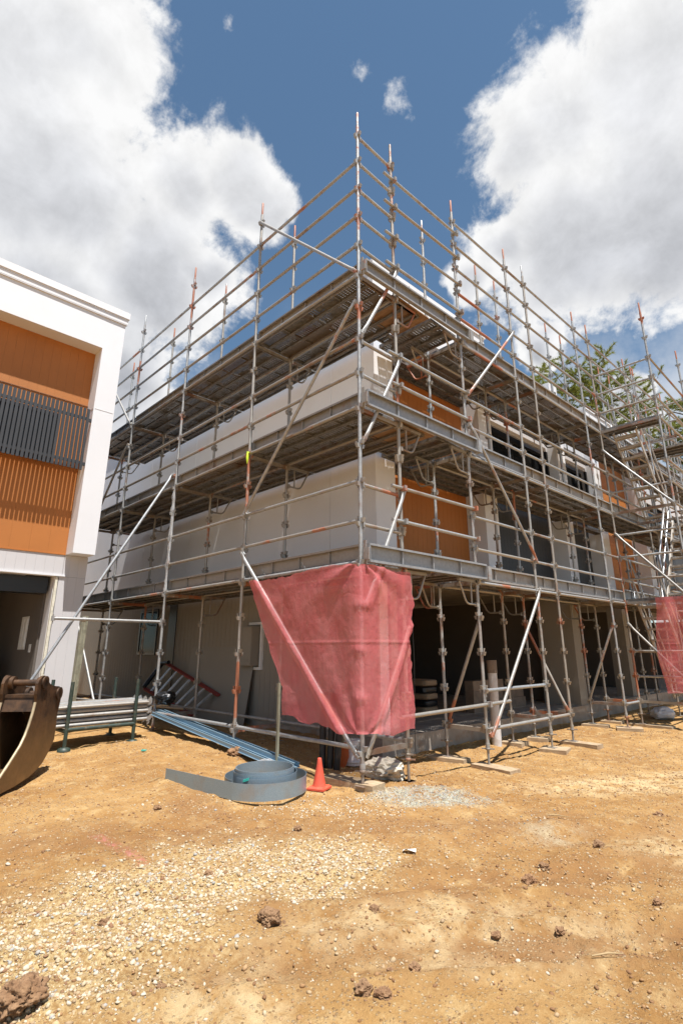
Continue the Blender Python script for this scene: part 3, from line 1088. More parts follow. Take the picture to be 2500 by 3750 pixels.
def brace_mesh(L, mat):
    m_ = MB()
    xs = [0.0, 0.05, 0.09, 0.17, L - 0.17, L - 0.09, L - 0.05, L]
    fl = [(0.9, 0.20), (1.25, 0.22), (1.25, 0.3), (1, 1), (1, 1), (1.25, 0.3), (1.25, 0.22), (0.9, 0.20)]
    m_.path([(x, 0, 0) for x in xs], TR, 10, flat=fl)
    for x in (0.04, L - 0.04):
        m_.path([(x, 0, -0.05), (x, 0, 0.012)], 0.010, 6)
        m_.box(x - 0.03, x + 0.03, -0.028, 0.028, -0.055, -0.02)
    return m_.mesh('diagonal_brace', mat)


def add_brace(parent, p0, p1, outward, mat='brace_steel'):
    p0, p1 = Vector(p0), Vector(p1)
    L = round((p1 - p0).length, 2)
    return inst('diagonal_brace', cached(('br', L, mat), lambda: brace_mesh(L, mat)), parent, axis_M(p0, p1, outward))


def plank_mesh(L, W=0.222, H=0.058, solid=False):
    m_ = MB()
    h = W / 2
    m_.box(0.006, L - 0.006, -h, h, -0.003, 0, 0)
    for s in (-1, 1):
        m_.box(0.006, L - 0.006, s * h, s * (h - 0.003), -H, -0.003, 1)
        m_.box(0.006, L - 0.006, s * (h - 0.003), s * (h - 0.026), -H, -H + 0.003, 1)
    n = max(1, int(L / 0.62))
    for i in range(1, n + 1):
        x = L * i / (n + 1)
        m_.box(x - 0.010, x + 0.010, -h + 0.003, h - 0.003, -0.030, -0.004, 1)
    for x in (0.0, L - 0.012):
        m_.box(x, x + 0.012, -h + 0.003, h - 0.003, -H, -0.003, 1)
    return m_.mesh('deck_plank', ['toe_steel', 'toe_steel'] if solid else ['plank_perforated', 'plank_steel'])


def add_plank(parent, p0, p1, upv=(0, 0, 1), name='deck_plank', W=0.222):
    p0, p1 = Vector(p0), Vector(p1)
    L = round((p1 - p0).length, 2)
    return inst(name, cached(('pl', L, W, name), lambda: plank_mesh(L, W, solid=name == 'toe_board')), parent, axis_M(p0, p1, upv))


def transom_mesh(L):
    m_ = MB()
    m_.box(0.05, L - 0.05, -0.025, 0.025, -0.004, 0.002)
    m_.box(0.05, L - 0.05, -0.025, -0.019, -0.05, -0.004)
    m_.box(0.05, L - 0.05, 0.019, 0.025, -0.05, -0.004)
    for x in (0.04, L - 0.04):
        m_.box(x - 0.022, x + 0.022, -0.018, 0.018, -0.06, 0.03)
    return m_.mesh('transom', 'transom_steel')


def add_transom(parent, p0, p1):
    L = round((Vector(p1) - Vector(p0)).length, 2)
    return inst('transom', cached(('tr', L), lambda: transom_mesh(L)), parent, axis_M(p0, p1))


def bracket_mesh(L=0.47, curl=True):
    """hop-up bracket: top arm, drop link and a curled tube running back to the standard"""
    m_ = MB()
    m_.box(0.03, L, -0.02, 0.02, -0.035, 0.005)
    m_.box(0.02, 0.06, -0.02, 0.02, -0.06, 0.03)
    m_.path([(0.16, 0, -0.03), (0.16, 0, -0.33)], 0.013, 8)
    pts = [(0.03, 0, -0.345), (0.22, 0, -0.345)]
    for i in range(1, 7):
        a = i / 6 * 1.15
        pts.append((0.22 + 0.115 * math.sin(a), 0, -0.345 + 0.115 * (1 - math.cos(a))))
    pts.append((L - 0.02, 0, -0.04))
    m_.path(pts, 0.015, 8)
    m_.box(0.02, 0.06, -0.022, 0.022, -0.375, -0.315)
    return m_.mesh('hop_up_bracket', 'bracket_steel')


def add_bracket(parent, p, d):
    p = Vector(p)
    return inst('hop_up_bracket', cached('brk', bracket_mesh), parent, axis_M(p, p + Vector(d)))


def coupler(parent, p, ax):
    m_ = MB()
    p, ax = Vector(p), Vector(ax).normalized()
    m_.path([p - ax * 0.028, p + ax * 0.028], 0.036, 8)
    w = ax.cross(Vector((0, 0, 1)))
    w = w.normalized() if w.length > 0.01 else Vector((1, 0, 0))
    m_.obox(p + w * 0.035, ax, w, ax.cross(w), 0.022, 0.022, 0.035)
    return m_.build('coupler', 'bracket_steel', parent)


# ------------------------------------------------------------------ left run (along -X)
LX = [0.0, -2.408, -4.81, -7.2, -9.58]
ID = 0.753
left = thing('scaffold', 'tube scaffold with three decks along the left wall, beside the townhouse', 'scaffold', (-2.4, 0.35, gz(-2.4, 0.3)))
for i, x in enumerate(LX):
    add_standard(left, x, 0, 0, -0.17 if i == 0 else -0.20, gz(x, 0), 0.05 if i == 0 else 0.0, mat='galv_z')
    add_standard(left, x, ID, 0, -0.10 if i == 0 else -0.16, gz(x, ID), 0.0, mat='galv_z')
    for k in (0, 4, 8, 12):
        add_transom(left, (x, 0, V(k) - 0.01), (x, ID, V(k) - 0.01))
    for k in (4, 8, 12):
        add_bracket(left, (x, ID, V(k) - 0.005), (0, 1, 0))
for i in range(4):
    x0, x1 = LX[i], LX[i + 1]
    for k in (0, 4, 5, 6, 8, 9, 10, 12, 13, 14, 15, 16):
        add_ledger(left, (x0, 0, V(k) + 0.012), (x1, 0, V(k) + 0.012))
    for k in (0, 4, 8, 12):
        add_ledger(left, (x0, ID, V(k) + 0.012), (x1, ID, V(k) + 0.012))
    for k in (4, 8, 12):
        z = V(k) + 0.062
        for y in (0.155, 0.385, 0.612):
            add_plank(left, (x0 - 0.02, y, z), (x1 + 0.02, y, z))
        for y in (0.91, 1.14, 1.31):
            if y > 1.2:
                add_plank(left, (x0 - 0.02, y, z), (x1 + 0.02, y, z), W=0.11)
                continue
            add_plank(left, (x0 - 0.02, y, z), (x1 + 0.02, y, z))
        # toe board: a plank on edge, channel side out
        add_plank(left, (x0 - 0.03, 0.092, V(k) + 0.125), (x1 + 0.03, 0.092, V(k) + 0.125), (0, 1, 0), 'toe_board')
YB = -0.062
for a_, ka, b__, kb in ((1, 17.0, 0, 12.05), (0, 11.15, 1, 5.95), (1, 4.85, 0, -0.15), (4, 17.0, 3, 12.05), (3, 11.1, 4, 6.0), (4, 4.85, 3, -0.15)):
    add_brace(left, (LX[a_], YB, V(ka)), (LX[b__], YB, V(kb)), (0, -1, 0))
# raker from the third post down to the ground and the tube that ties it
add_ledger(left, (-4.81, 0, V(3)), (-4.81, -1.8, V(3)), 'galv_clean')
add_brace(left, (-4.87, -0.03, V(8.55)), (-4.87, -2.36, -0.28), (-1, 0, 0), 'galv_clean')
coupler(left, (-4.84, -1.30, V(3)), (0, -1, 0))
coupler(left, (-4.86, -0.02, V(8.45)), (0, 0, 1))
# torn shrink wrap tied round the third post and a lime tape on the second
m_ = MB()
pts, rad = [], []
for k in range(40):
    z0 = 3.95 - 0.05 * k
    n_ = mnoise.noise(Vector((k * 0.37, 4.2, 1.0)))
    pts.append((-4.81 + 0.012 * mnoise.noise(Vector((k * .5, 0, 7))), -0.010 + 0.012 * mnoise.noise(Vector((k * .5, 3, 1))), z0))
    rad.append(0.026 + max(0, 0.022 * n_ + 0.004))
m_.path(pts, rad, 9, cap=False)
wr = m_.build('plastic_wrap', 'plastic_wrap', None, label='torn clear plastic wrap twisted round the third post of the left scaffold', cat='plastic wrap')
m_ = MB()
for k in range(5):
    x = -4.74 + 0.018 * k
    m_.add([(x, -0.045, 3.6), (x + 0.02, -0.05, 3.6), (x + 0.045, -0.06 - 0.01 * k, 2.75 - 0.06 * (k % 3)), (x + 0.025, -0.055, 2.72)], [(0, 1, 2, 3)])
m_.build('loose_strip', 'plastic_wrap', wr)
m_ = MB()
m_.path([(-2.44, -0.03, 3.97), (-2.40, -0.045, 3.99), (-2.36, -0.03, 3.97)], 0.012, 6)
m_.path([(-2.39, -0.045, 3.98), (-2.37, -0.06, 3.88), (-2.375, -0.055, 3.79)], [0.014, 0.022, 0.008], 6)
m_.build('marking_tape', 'lime_tape', None, label='strip of lime yellow tape tied to the second post of the left scaffold', cat='tape')

# ------------------------------------------------------------------ front run (along +Y)
RA = math.atan2(1, 0.02825)
right = thing('scaffold', 'tube scaffold with three decks along the orange front, up to the stair tower', 'scaffold', tuple(rv(4.5, 0.35, gz(0, 4.5))))
RV = [2.379, 4.15, 4.88, 7.22, 8.01]
FD = 0.66
add_standard(right, *rv(0.753)[:2], RA, -0.15, gz(0, 0.753), 0.0, mat='galv_z')
for i, v in enumerate(RV):
    x, y = rv(v)[:2]
    add_standard(right, x, y, RA, -0.23, gz(x, y), 0.05)
    x, y = rv(v, FD)[:2]
    add_standard(right, x, y, RA, -0.20, gz(x, y), 0.05)
    for k in (0, 4, 8, 12):
        add_transom(right, rv(v, 0, V(k) - 0.01), rv(v, FD, V(k) - 0.01))
    for k in (4, 8, 12):
        add_bracket(right, rv(v, FD, V(k) - 0.005), (-1, 0, 0))
# return bay between the corner post and the second post
for k in (5, 6, 9, 10, 13, 14, 15, 16, 17):
    add_ledger(right, (0, 0.0, V(k) - 0.03), rv(0.753, 0, V(k) - 0.03))
# coupled tubes across to the third post
ey = Vector((0.02825, 1, 0)).normalized()
for k, o0, o1 in ((16, .36, .38), (15, .30, .35), (14, .14, .24), (13, .06, .10), (10, .05, .07), (9, .12, .12), (6, .12, .16), (5, .22, .22)):
    p0, p1 = rv(0.753 - 0.22, -0.05, V(k + o0)), rv(2.379 + 0.07, -0.05, V(k + o1))
    add_ledger(right, p0, p1, 'galv_x', 'coupled_tube', False)
    for v, o in ((0.753, o0), (2.379, o1)):
        coupler(right, rv(v, -0.05, V(k + o)), ey)
        coupler(right, rv(v, 0.0, V(k + o) + 0.005), (0, 0, 1))
add_ledger(right, rv(0.60, -0.05, 0.27), rv(2.95, -0.05, 0.30), 'galv_clean', 'coupled_tube', False)
coupler(right, rv(2.379, -0.05, 0.295), ey)
for i in range(4):
    v0, v1 = RV[i], RV[i + 1]
    for k in (4, 5, 6, 8, 9, 10, 12, 13, 14, 15, 16, 17):
        add_ledger(right, rv(v0, 0, V(k) - 0.03), rv(v1, 0, V(k) - 0.03))
    if i in (0, 1, 3):
        add_ledger(right, rv(v0, 0, V(0) - 0.03), rv(v1, 0, V(0) - 0.03))
    for k in (4, 8, 12):
        add_ledger(right, rv(v0, FD, V(k) - 0.03), rv(v1, FD, V(k) - 0.03))
        z = V(k) + 0.062
        for d in (0.13, 0.355, 0.58, 0.79, 1.00):
            add_plank(right, rv(v0 + 0.02, d, z), rv(v1 - 0.02, d, z), W=0.206)
        add_plank(right, rv(v0 - 0.0, 0.062, V(k) + 0.125), rv(v1 + 0.0, 0.062, V(k) + 0.125), (-1, 0, 0), 'toe_board')
add_ledger(right, rv(RV[0], 0, V(1) - 0.03), rv(RV[1], 0, V(1) - 0.03), 'galv_clean')
# narrow extra planks added to block direct sun from the recessed front wall
for k in (8, 12):
    for v0, v1, ds in ((2.02, 4.52, (1.21, 1.41)), (5.10, 7.94, (1.20,)), (8.46, 10.24, (1.20,))):
        for d in ds:
            add_plank(right, rv(v0, d, V(k) + 0.064), rv(v1, d, V(k) + 0.064), W=0.19)
# corner bay deck: long toe board from the corner past the third post, boards and a plywood sheet on hop-up brackets
for k in (4, 8, 12):
    z = V(k) + 0.062
    add_plank(right, rv(0.03, -0.085, V(k) + 0.115), rv(2.46, -0.085, V(k) + 0.115), (-1, 0, 0), 'toe_board')
    m_ = MB()
    m_.box(-0.66, 0.03, 0.775, 1.55, z - 0.017, z)
    m_.build('plywood_sheet', 'plywood', right)
    for v in (1.68, 1.91, 2.14):
        add_plank(right, (0.05, v, z), (-1.04, v, z))
    for v0, v1 in ((1.40, 1.62), (1.10, 1.38)):
        pass
    add_plank(right, (-0.80, 1.36, z - 0.001), (-0.80, 1.56, z - 0.001))
    add_bracket(right, rv(0.753, 0, V(k) - 0.005), (0, 1, 0))
    add_bracket(right, rv(2.379, 0, V(k) - 0.005), (0, -1, 0))
    add_bracket(right, rv(2.379, FD, V(k) - 0.005), (0, -1, 0))
    m_ = MB()   # clip that holds the toe boards at the corner post
    m_.box(0.035, 0.075, 0.006, 0.026, V(k) - 0.02, V(k) + 0.26)
    m_.box(0.055, 0.135, -0.012, 0.004, V(k) + 0.03, V(k) + 0.17)
    m_.build('toe_board_clip', 'galv_x', right)
    m_ = MB()
    m_.obox(rv(2.50, -0.11, V(k) + 0.10), (1, 0, 0), (0, 1, 0), (0, 0, 1), 0.05, 0.045, 0.10)
    m_.build('toe_board_clip', 'galv_x', right)
XB = -0.062
for va, ka, vb, kb in ((0.753, 13.0, 0.0, 10.15), (0.753, 10.0, 0.0, 7.05), (0.753, 6.1, 0.0, 3.0), (0.753, 2.6, 0.0, -0.15),
                       (4.15, 14.0, 2.379, 10.0), (2.379, 9.0, 4.15, 4.9), (4.15, 4.0, 2.379, -0.25)):
    add_brace(right, rv(va + 0.03, XB, V(ka)), rv(vb + 0.03, XB, V(kb)), (1, 0, 0))
for v in (2.43, 7.17):
    add_brace(right, rv(v, 0, V(3.0)), rv(v, FD, V(0.0)), (0, -1, 0))
add_brace(right, rv(4.83, FD, V(3.0)), rv(4.83, 0, V(0.0)), (0, -1, 0))

# ------------------------------------------------------------------ stair tower and the run beyond it
tower = thing('stair_tower', 'scaffold stair tower with zigzag flights at the right end of the front scaffold', 'stair tower', (0.85, 9.4, gz(0.85, 9.4)))
UX, UY, WX, WY = rv(8.01).x, 8.01, 1.46, 11.0
for (x, y) in ((WX, UY), (WX, WY), (UX + 0.08, WY)):
    add_standard(tower, x, y, 0, -0.22, gz(x, y), 0.05)
for k in (1, 2, 5, 6, 7, 8, 9, 13, 14, 15):
    add_ledger(tower, (UX, UY, V(k) - 0.03), (WX, UY, V(k) - 0.03))
for k in (0, 4, 5, 6, 8, 9, 10, 12, 13, 14, 15):
    add_ledger(tower, (WX, UY, V(k) + 0.012), (WX, WY, V(k) + 0.012))
    add_ledger(tower, (UX + 0.08, WY, V(k) - 0.03), (WX, WY, V(k) - 0.03))
for k in (0, 4, 8, 12):
    add_transom(tower, (UX, UY, V(k)), (WX, UY, V(k)))
    for y in ((8.13, 8.36) if k in (0, 4, 12) else (10.65, 10.88)):
        if k:
            add_plank(tower, (UX + 0.04, y, V(k) + 0.06), (WX - 0.04, y, V(k) + 0.06))
for k in (5, 6, 9, 10, 13, 14):
    add_ledger(tower, (UX + 0.02, UY, V(k) - 0.03), (UX + 0.08, WY, V(k) - 0.03))
for y in (9.4, 10.1):
    for k in (4, 8, 12):
        add_transom(tower, (UX + 0.06, y, V(k) - 0.02), (WX, y, V(k) - 0.02))
for y in (10.42, 10.65, 10.88):
    for k in (4, 12):
        add_plank(tower, (UX + 0.10, y, V(k) + 0.06), (WX - 0.04, y, V(k) + 0.06))
YT = 7.95
for ka, kb in ((3.1, 0.1), (7.05, 4.0), (11.05, 8.0)):
    add_brace(tower, (UX, YT, V(ka)), (WX, YT, V(kb)), (0, -1, 0), 'galv_clean')


def flight(x0, x1, ya, za, yb, zb, n=9):
    fl = thing_child('stair_flight')
    d = Vector((0, yb - ya, zb - za))
    L = d.length
    d.normalize()
    nrm = Vector((1, 0, 0)).cross(d)
    for x in (x0, x1):
        m2 = MB()
        m2.obox(((x), (ya + yb) / 2, (za + zb) / 2), d, (1, 0, 0), nrm, L / 2, 0.014, 0.055)
        m2.build('stringer', 'stair_alloy', fl)
    for i in range(n):
        f = (i + 0.5) / n
        y, z = ya + (yb - ya) * f, za + (zb - za) * f
        m2 = MB()
        m2.box(x0 + 0.016, x1 - 0.016, y - 0.09, y + 0.09, z - 0.004, z + 0.004)
        m2.box(x0 + 0.016, x1 - 0.016, y - 0.094, y - 0.088, z - 0.036, z + 0.006)
        m2.box(x0 + 0.016, x1 - 0.016, y + 0.088, y + 0.094, z - 0.036, z + 0.006)
        m2.build('tread', 'stair_alloy', fl)
    # bent alloy handrail on the open side
    for x in (x0 - 0.03, x1 + 0.03):
        m2 = MB()
        h = Vector((x, 0, 0.92))
        pts = [Vector((x, ya, za)), Vector((x, ya, za + 0.92)), Vector((x, yb, zb + 0.92)), Vector((x, yb, zb))]
        m2.path(pts, 0.019, 6)
        m2.path([Vector((x, ya, za + 0.46)), Vector((x, yb, zb + 0.46))], 0.017, 6)
        m2.path([Vector((x, (ya + yb) / 2, (za + zb) / 2)), Vector((x, (ya + yb) / 2, (za + zb) / 2 + 0.92))], 0.017, 6)
        m2.build('handrail', 'aluminium', fl)
    return fl


def thing_child(name):
    o = bpy.data.objects.new(name, None)
    o.empty_display_size = 0.1
    col.objects.link(o)
    put(o, tower, Matrix.Translation((0.85, 9.4, 2)))
    return o


flight(0.37, 0.86, 8.40, V(12) + 0.02, 9.95, V(8) + 0.06)
flight(0.90, 1.38, 10.10, V(8) + 0.02, 8.55, V(4) + 0.06)
flight(0.37, 0.86, 8.25, V(4) + 0.02, 9.85, -0.05, 9)

far = thing('scaffold', 'farther scaffold run beyond the stair tower at the right edge', 'scaffold', tuple(rv(11.5, 0.35, gz(0, 11.5))))
FV = [10.40, 11.15, 13.5, 14.2, 16.6, 17.3]
for i, v in enumerate(FV):
    for d in (0.0, FD):
        x, y = rv(v, d)[:2]
        add_standard(far, x, y, RA, -0.23, gz(x, y), 0.0)
    for k in (4, 8, 12):
        add_transom(far, rv(v, 0, V(k) - 0.01), rv(v, FD, V(k) - 0.01))
for v0, v1 in zip([8.01] + FV[:-1], FV):
    for k in (4, 5, 6, 8, 9, 10, 12, 13, 14, 15, 16, 17):
        add_ledger(far, rv(v0, 0.0, V(k) - 0.03), rv(v1, 0.0, V(k) - 0.03))
    for k in (4, 8, 12):
        for d in (0.13, 0.355, 0.58, 0.80):
            add_plank(far, rv(v0 + 0.02, d, V(k) + 0.062), rv(v1 - 0.02, d, V(k) + 0.062))
        add_plank(far, rv(v0 + 0.03, 0.062, V(k) + 0.17), rv(v1 - 0.03, 0.062, V(k) + 0.17), (-1, 0, 0), 'toe_board')
# outer row of the far run, carried outside the tower
for (x, y) in ((1.46, 13.4),):
    add_standard(far, x, y, 0, -0.22, gz(x, y), 0.0)
for k in (4, 5, 6, 8, 9, 10, 12, 13, 14, 15):
    add_ledger(far, (1.46, 11.0, V(k) + 0.012), (1.46, 13.4, V(k) + 0.012))

# sole boards under the jacks
SOLES = [(-0.22, 0.06, 0.72, 0.22, 0.10, 'long timber sole board under the corner post, crumbs of dirt on top'),
         (0.16, 2.33, 0.62, 0.23, -0.10, 'pale timber sole board under the third post from the corner'),
         (-0.62, 2.36, 0.62, 0.24, 0.15, 'timber sole board under the inner post nearest the corner'),
         (0.13, 4.16, 0.40, 0.36, 0.2, 'square timber sole board under the left post of the first front post pair'),
         (0.24, 4.87, 0.62, 0.22, -0.06, 'long timber sole board under the right post of the first front post pair'),
         (-0.55, 4.16, 0.36, 0.32, 0.1, 'short timber sole board behind the standing white pipe'),
         (-0.50, 4.90, 0.34, 0.30, 0.3, 'timber block under the inner post left of the square pier'),
         (0.20, 7.24, 0.46, 0.34, 0.4, 'square timber sole board by the second front post pair'),
         (0.36, 8.03, 0.80, 0.22, -0.05, 'long timber sole board under the post of the stair tower'),
         (-0.44, 7.24, 0.50, 0.26, 0.2, 'timber sole board under the inner post right of the square pier'),
         (-0.40, 8.03, 0.40, 0.26, 0.1, 'farthest timber sole board beside the garage slab')]
for (x, y, L, W, a, lab) in SOLES:
    m_ = MB()
    m_.box(-L / 2, L / 2, -W / 2, W / 2, -0.03, 0.05)
    o = m_.build('sole_board', 'timber')
    tag(o, lab, 'timber board', 'timber sole boards under the scaffold posts')
    o.matrix_basis = Matrix.Translation((x, y, gz(x, y))) @ Matrix.Rotation(a, 4, 'Z')

# ------------------------------------------------------------------ debris nets
def net(name, P, nu, nv, label, disp):
    vs = [disp(P(i / nu, j / nv), i / nu, j / nv) for i in range(nu + 1) for j in range(nv + 1)]
    fs = [(i * (nv + 1) + j, (i + 1) * (nv + 1) + j, (i + 1) * (nv + 1) + j + 1, i * (nv + 1) + j + 1) for i in range(nu) for j in range(nv)]
    m_ = MB()
    m_.add(vs, fs, True)
    return m_.build(name, 'debris_net', None, label=label, cat='safety net')


def net_corner(u, w):
    # w = 0 top .. 1 bottom; u = 0 left edge .. 1 right edge, 0.68 at the corner post
    lx = -2.10 + 0.83 * min(1.0, w / 0.80) + (0.02 if w > 0.8 else 0)
    uc = 0.66
    zt = 1.955 - 0.03 * math.sin(u * 9)
    zl = 0.255
    zb = zl - 0.11 * min(1, u / uc) if u < uc else (0.145 - 0.02 * (u - uc) / (1 - uc))
    zb += 0.02 * math.sin(u * 21)
    z = zt + (zb - zt) * w
    off = 0.098
    if u < uc:
        f = u / uc
        x = lx * (1 - f) + 0.0 * f
        p = Vector((x, -off, z))
    else:
        f = (u - uc) / (1 - uc)
        ye = 0.765 + 0.06 * math.sin(math.pi * min(1, w / 0.42)) - 0.03 * math.sin(math.pi * w)
        p = Vector((off, ye * f, z))
    # round the corner
    r = 0.10
    if u < uc and p.x > -r:
        a = (p.x + r) / r * (math.pi / 4)
        p = Vector((-r + (r + off * 0.55) * math.sin(a), -off + (r) * (1 - math.cos(a)) * 0.9, z))
    elif u >= uc and p.y < r:
        a = (1 - p.y / r) * (math.pi / 4)
        p = Vector((off - r * (1 - math.cos(a)) * 0.9, r - (r + off * 0.55) * math.sin(a), z))
    return p


def seg_d(p, a, b_):
    a, b_ = Vector(a), Vector(b_)
    tt = max(0, min(1, (p - a).dot(b_ - a) / (b_ - a).length_squared))
    return (p - a - (b_ - a) * tt).length


BR = [((LX[1], YB - .03, V(4.85)), (0, YB - .03, V(-.15))), (tuple(rv(.753, XB - .03, V(6.1))), tuple(rv(0.03, XB - .03, V(3.0)))),
      (tuple(rv(.753, XB - .03, V(2.6))), tuple(rv(0.03, XB - .03, V(-.15))))]


def net_disp(p, u, w):
    uc = 0.66
    n = Vector((0, -1, 0)) if u < uc - 0.02 else (Vector((1, 0, 0)) if u > uc + 0.02 else Vector((.7, -.7, 0)))
    h = 0.0
    for a, b_ in BR:
        h = max(h, 0.030 * math.exp(-(seg_d(p, a, b_) / 0.042) ** 2))
    for k in (0, 1, 2, 3):                      # cups of the corner post poke the cloth
        h = max(h, 0.085 * math.exp(-((p - Vector((0.05, -0.09, V(k) + 0.02))).length / 0.055) ** 2))
    q = p * 1.0
    wr_ = mnoise.fractal(Vector((q.x * 2.2 + q.y * 2.2, q.z * 1.3, 3.1)), 1.0, 2.1, 4) * 0.022
    fold = math.sin((u * 26 + w * 7) + 2.5 * mnoise.noise(q * 1.7)) * 0.007 * math.exp(-w * 2.5)
    # tension folds radiating from the ties at the top
    fold += 0.016 * math.sin(8 * math.atan2(w * 1.9 + 0.02, (u - uc) * 2.6)) * math.exp(-((u - uc) ** 2 * 9 + w * w * 7))
    fold += 0.012 * math.sin(9 * math.atan2((1 - w) * 1.9 + 0.02, (u - uc) * 2.6)) * math.exp(-((u - uc) ** 2 * 12 + (1 - w) ** 2 * 10))
    edge = min(1.0, min(w, 1 - w) * 9 + 0.25)
    rag = Vector((0, 0, 0))
    if w > 0.93:
        rag.z = (w - 0.93) / 0.07 * 0.016 * mnoise.fractal(Vector((u * 14, 5, 1)), 1.0, 2.0, 3)
    if u < 0.05:
        rag.x = (0.05 - u) / 0.05 * 0.03 * mnoise.fractal(Vector((w * 11, 2, 9)), 1.0, 2.0, 3)
    if w < 0.05:
        rag.z += (0.05 - w) / 0.05 * 0.03 * mnoise.fractal(Vector((u * 16, 8, 4)), 1.0, 2.0, 3)
    if u > 0.95:
        rag.y = (u - 0.95) / 0.05 * 0.04 * mnoise.fractal(Vector((w * 12, 1, 6)), 1.0, 2.0, 3)
    return p + n * (h + (wr_ + 0.008) * edge + fold) + rag


cnet = net('debris_net', net_corner, 150, 110, 'red debris net wrapped round the foot of the scaffold at the building corner', net_disp)
m_ = MB()
for x in (-2.1, -1.78, -0.92):
    m_.path([(x, -0.10, 1.93), (x - 0.04, -0.03, 2.02), (x - 0.10, -0.05, 2.10)], 0.003, 5)
m_.path([(rv(.753).x + .09, 0.78, 1.85), (rv(.753).x + .10, 0.80, 0.9), (rv(.753).x + .09, 0.77, -0.1)], 0.004, 5)
m_.build('tie_wire', 'black_frame', cnet)


def net2_p(u, w):
    xl = 0.83 - 0.12 * sstep(0, .6, w) + 0.07 * sstep(.6, 1, w)
    x = float(xl + (1.52 - xl) * u)
    z = 2.03 + (0.16 + 0.05 * u - 2.03) * w
    return Vector((x, 7.93, z))


def net2_d(p, u, w):
    h = 0.03 * math.sin(u * 9 + 2 * mnoise.noise(p * 2)) * (1 - 0.6 * w) + 0.03 * mnoise.noise(p * 2.7)
    return p + Vector((0, -0.03 - h, 0))


net('debris_net', net2_p, 40, 70, 'red debris net hung on the foot of the stair tower at the right edge', net2_d)

# ------------------------------------------------------------------ main building
bld = thing('unfinished_building', 'two storey building behind the scaffold, white walls with orange cladding and an open ground floor', 'building', (-4, 5, -0.4))


def bt(u, v, z):
    return (u + 0.02825 * v, v, z)


def B():
    return MB(bt)


UF, UR = -1.145, -1.56          # front plane of the white frames, plane of the recessed cladding
FL = -0.17                       # floor level
YW = 1.5
# left wall: smooth panels above, grooved boards at ground level
m_ = MB()
m_.box(-16.0, UF + 0.043, YW + 0.03, YW + 0.22, FL, 6.95)
x = UF + 0.043
first = True
while x > -16:
    x2 = x - (1.05 if first else 2.4)
    first = False
    m_.box(x - (0.004 if x < -1.2 else 0), x2 + 0.004, YW, YW + 0.027, 2.25, 6.95)
    x = x2
m_.build('wall', 'wall_render', bld)
m_ = MB()
x = UF + 0.043
while x > -14:
    m_.box(x, x - 0.145, YW - 0.004, YW + 0.026, FL - 0.01, 2.22)
    x -= 0.150
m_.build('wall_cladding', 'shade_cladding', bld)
m_ = MB()
m_.box(-16, -2.2, YW - 0.03, YW + 0.24, 6.953, 7.03)
m_.box(-16, -2.2, YW - 0.05, YW + 0.26, 7.033, 7.06)
m_.build('parapet_cap', 'white_render', bld)
# white frames on the front
ZT = 7.66


def frame(v0, v1, w0, w1, name='front_frame'):
    f = B()
    f.box(UF, -2.0, v0, v0 + w0, 2.28, ZT)
    f.box(UF, -2.0, v1 - w1, v1, 2.28, ZT)
    f.box(UF + 0.002, -2.0, v0 + w0, v1 - w1, 6.70, ZT - 0.003)
    f.build(name, 'white_render', bld)
    f = B()
    f.box(UF + 0.03, -2.0, v0 - 0.02, v1 + 0.02, ZT + 0.002, ZT + 0.09)
    f.build('parapet_cap', 'white_render', bld)


frame(YW + 0.001, 5.06, 0.46, 0.47)
frame(10.28, 14.1, 0.42, 0.42)
frame(19.2, 23.9, 0.45, 0.45)


def boards(v0, v1, z0, z1, mat, u=UR, w=0.13, name='cladding'):
    f = B()
    f.box(u - 0.03, u - 0.05, v0, v1, z0, z1)
    v = v0
    while v < v1 - 0.01:
        f.box(u, u - 0.028, v + 0.0016, min(v + w, v1) - 0.0016, z0, z1)
        v += w
    return f.build(name, mat, bld)


boards(1.97, 4.585, 2.3, 6.70, 'orange_cladding')
boards(10.71, 13.67, 2.3, 6.70, 'orange_cladding')


def dark_bay(v0, v1, pier):
    boards(v0, v1, 2.3, 4.55, 'charcoal', UR + 0.05)
    boards(v0, v1, 5.78, 7.20, 'grey_cladding', UR + 0.20)
    w = B()
    for (a, b_) in ((v0, v0 + 0.06), (v0 + (v1 - v0) * 0.5 - 0.03, v0 + (v1 - v0) * 0.5 + 0.03), (v1 - 0.06, v1)):
        w.box(UR + 0.06, UR - 0.02, a, b_, 4.56, 5.77)
    w.box(UR + 0.058, UR - 0.02, v0 + 0.06, v1 - 0.06, 5.69, 5.77)
    w.box(UR + 0.058, UR - 0.02, v0 + 0.06, v1 - 0.06, 4.56, 4.63)
    fr = w.build('window', 'black_frame', bld)
    g = B()
    g.box(UR + 0.02, UR + 0.01, v0 + 0.06, v1 - 0.06, 4.63, 5.69)
    g.build('pane', 'dark_glass', fr)
    s = B()
    s.box(UR + 0.26, UR - 0.1, v0, v1, 7.203, 7.26)
    s.build('parapet_cap', 'white_render', bld)
    s = B()
    s.box(UR + 0.23, UR + 0.17, v1 - 0.10, v1 - 0.03, 4.6, 5.775)
    s.build('window_reveal', 'black_frame', bld)


dark_bay(5.06, 7.99, None)
dark_bay(8.42, 10.28, None)
dark_bay(14.1, 19.2, None)
boards(19.65, 23.45, 2.3, 6.70, 'orange_cladding')
f = B()
f.box(UF + 0.04, -2.0, 7.99, 8.42, 2.28, ZT)
f.build('pier', 'white_render', bld)
# upper floor body behind, roof
f = B()
f.box(-2.0, -9.5, YW + 0.25, 24, 2.28, 2.42)
f.box(UF - 0.02, -2.0, YW + 0.25, 24, 2.18, 2.275)
f.build('floor_slab', 'concrete', bld)
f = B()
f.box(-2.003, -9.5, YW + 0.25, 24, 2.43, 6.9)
f.build('core', 'dark_room', bld)
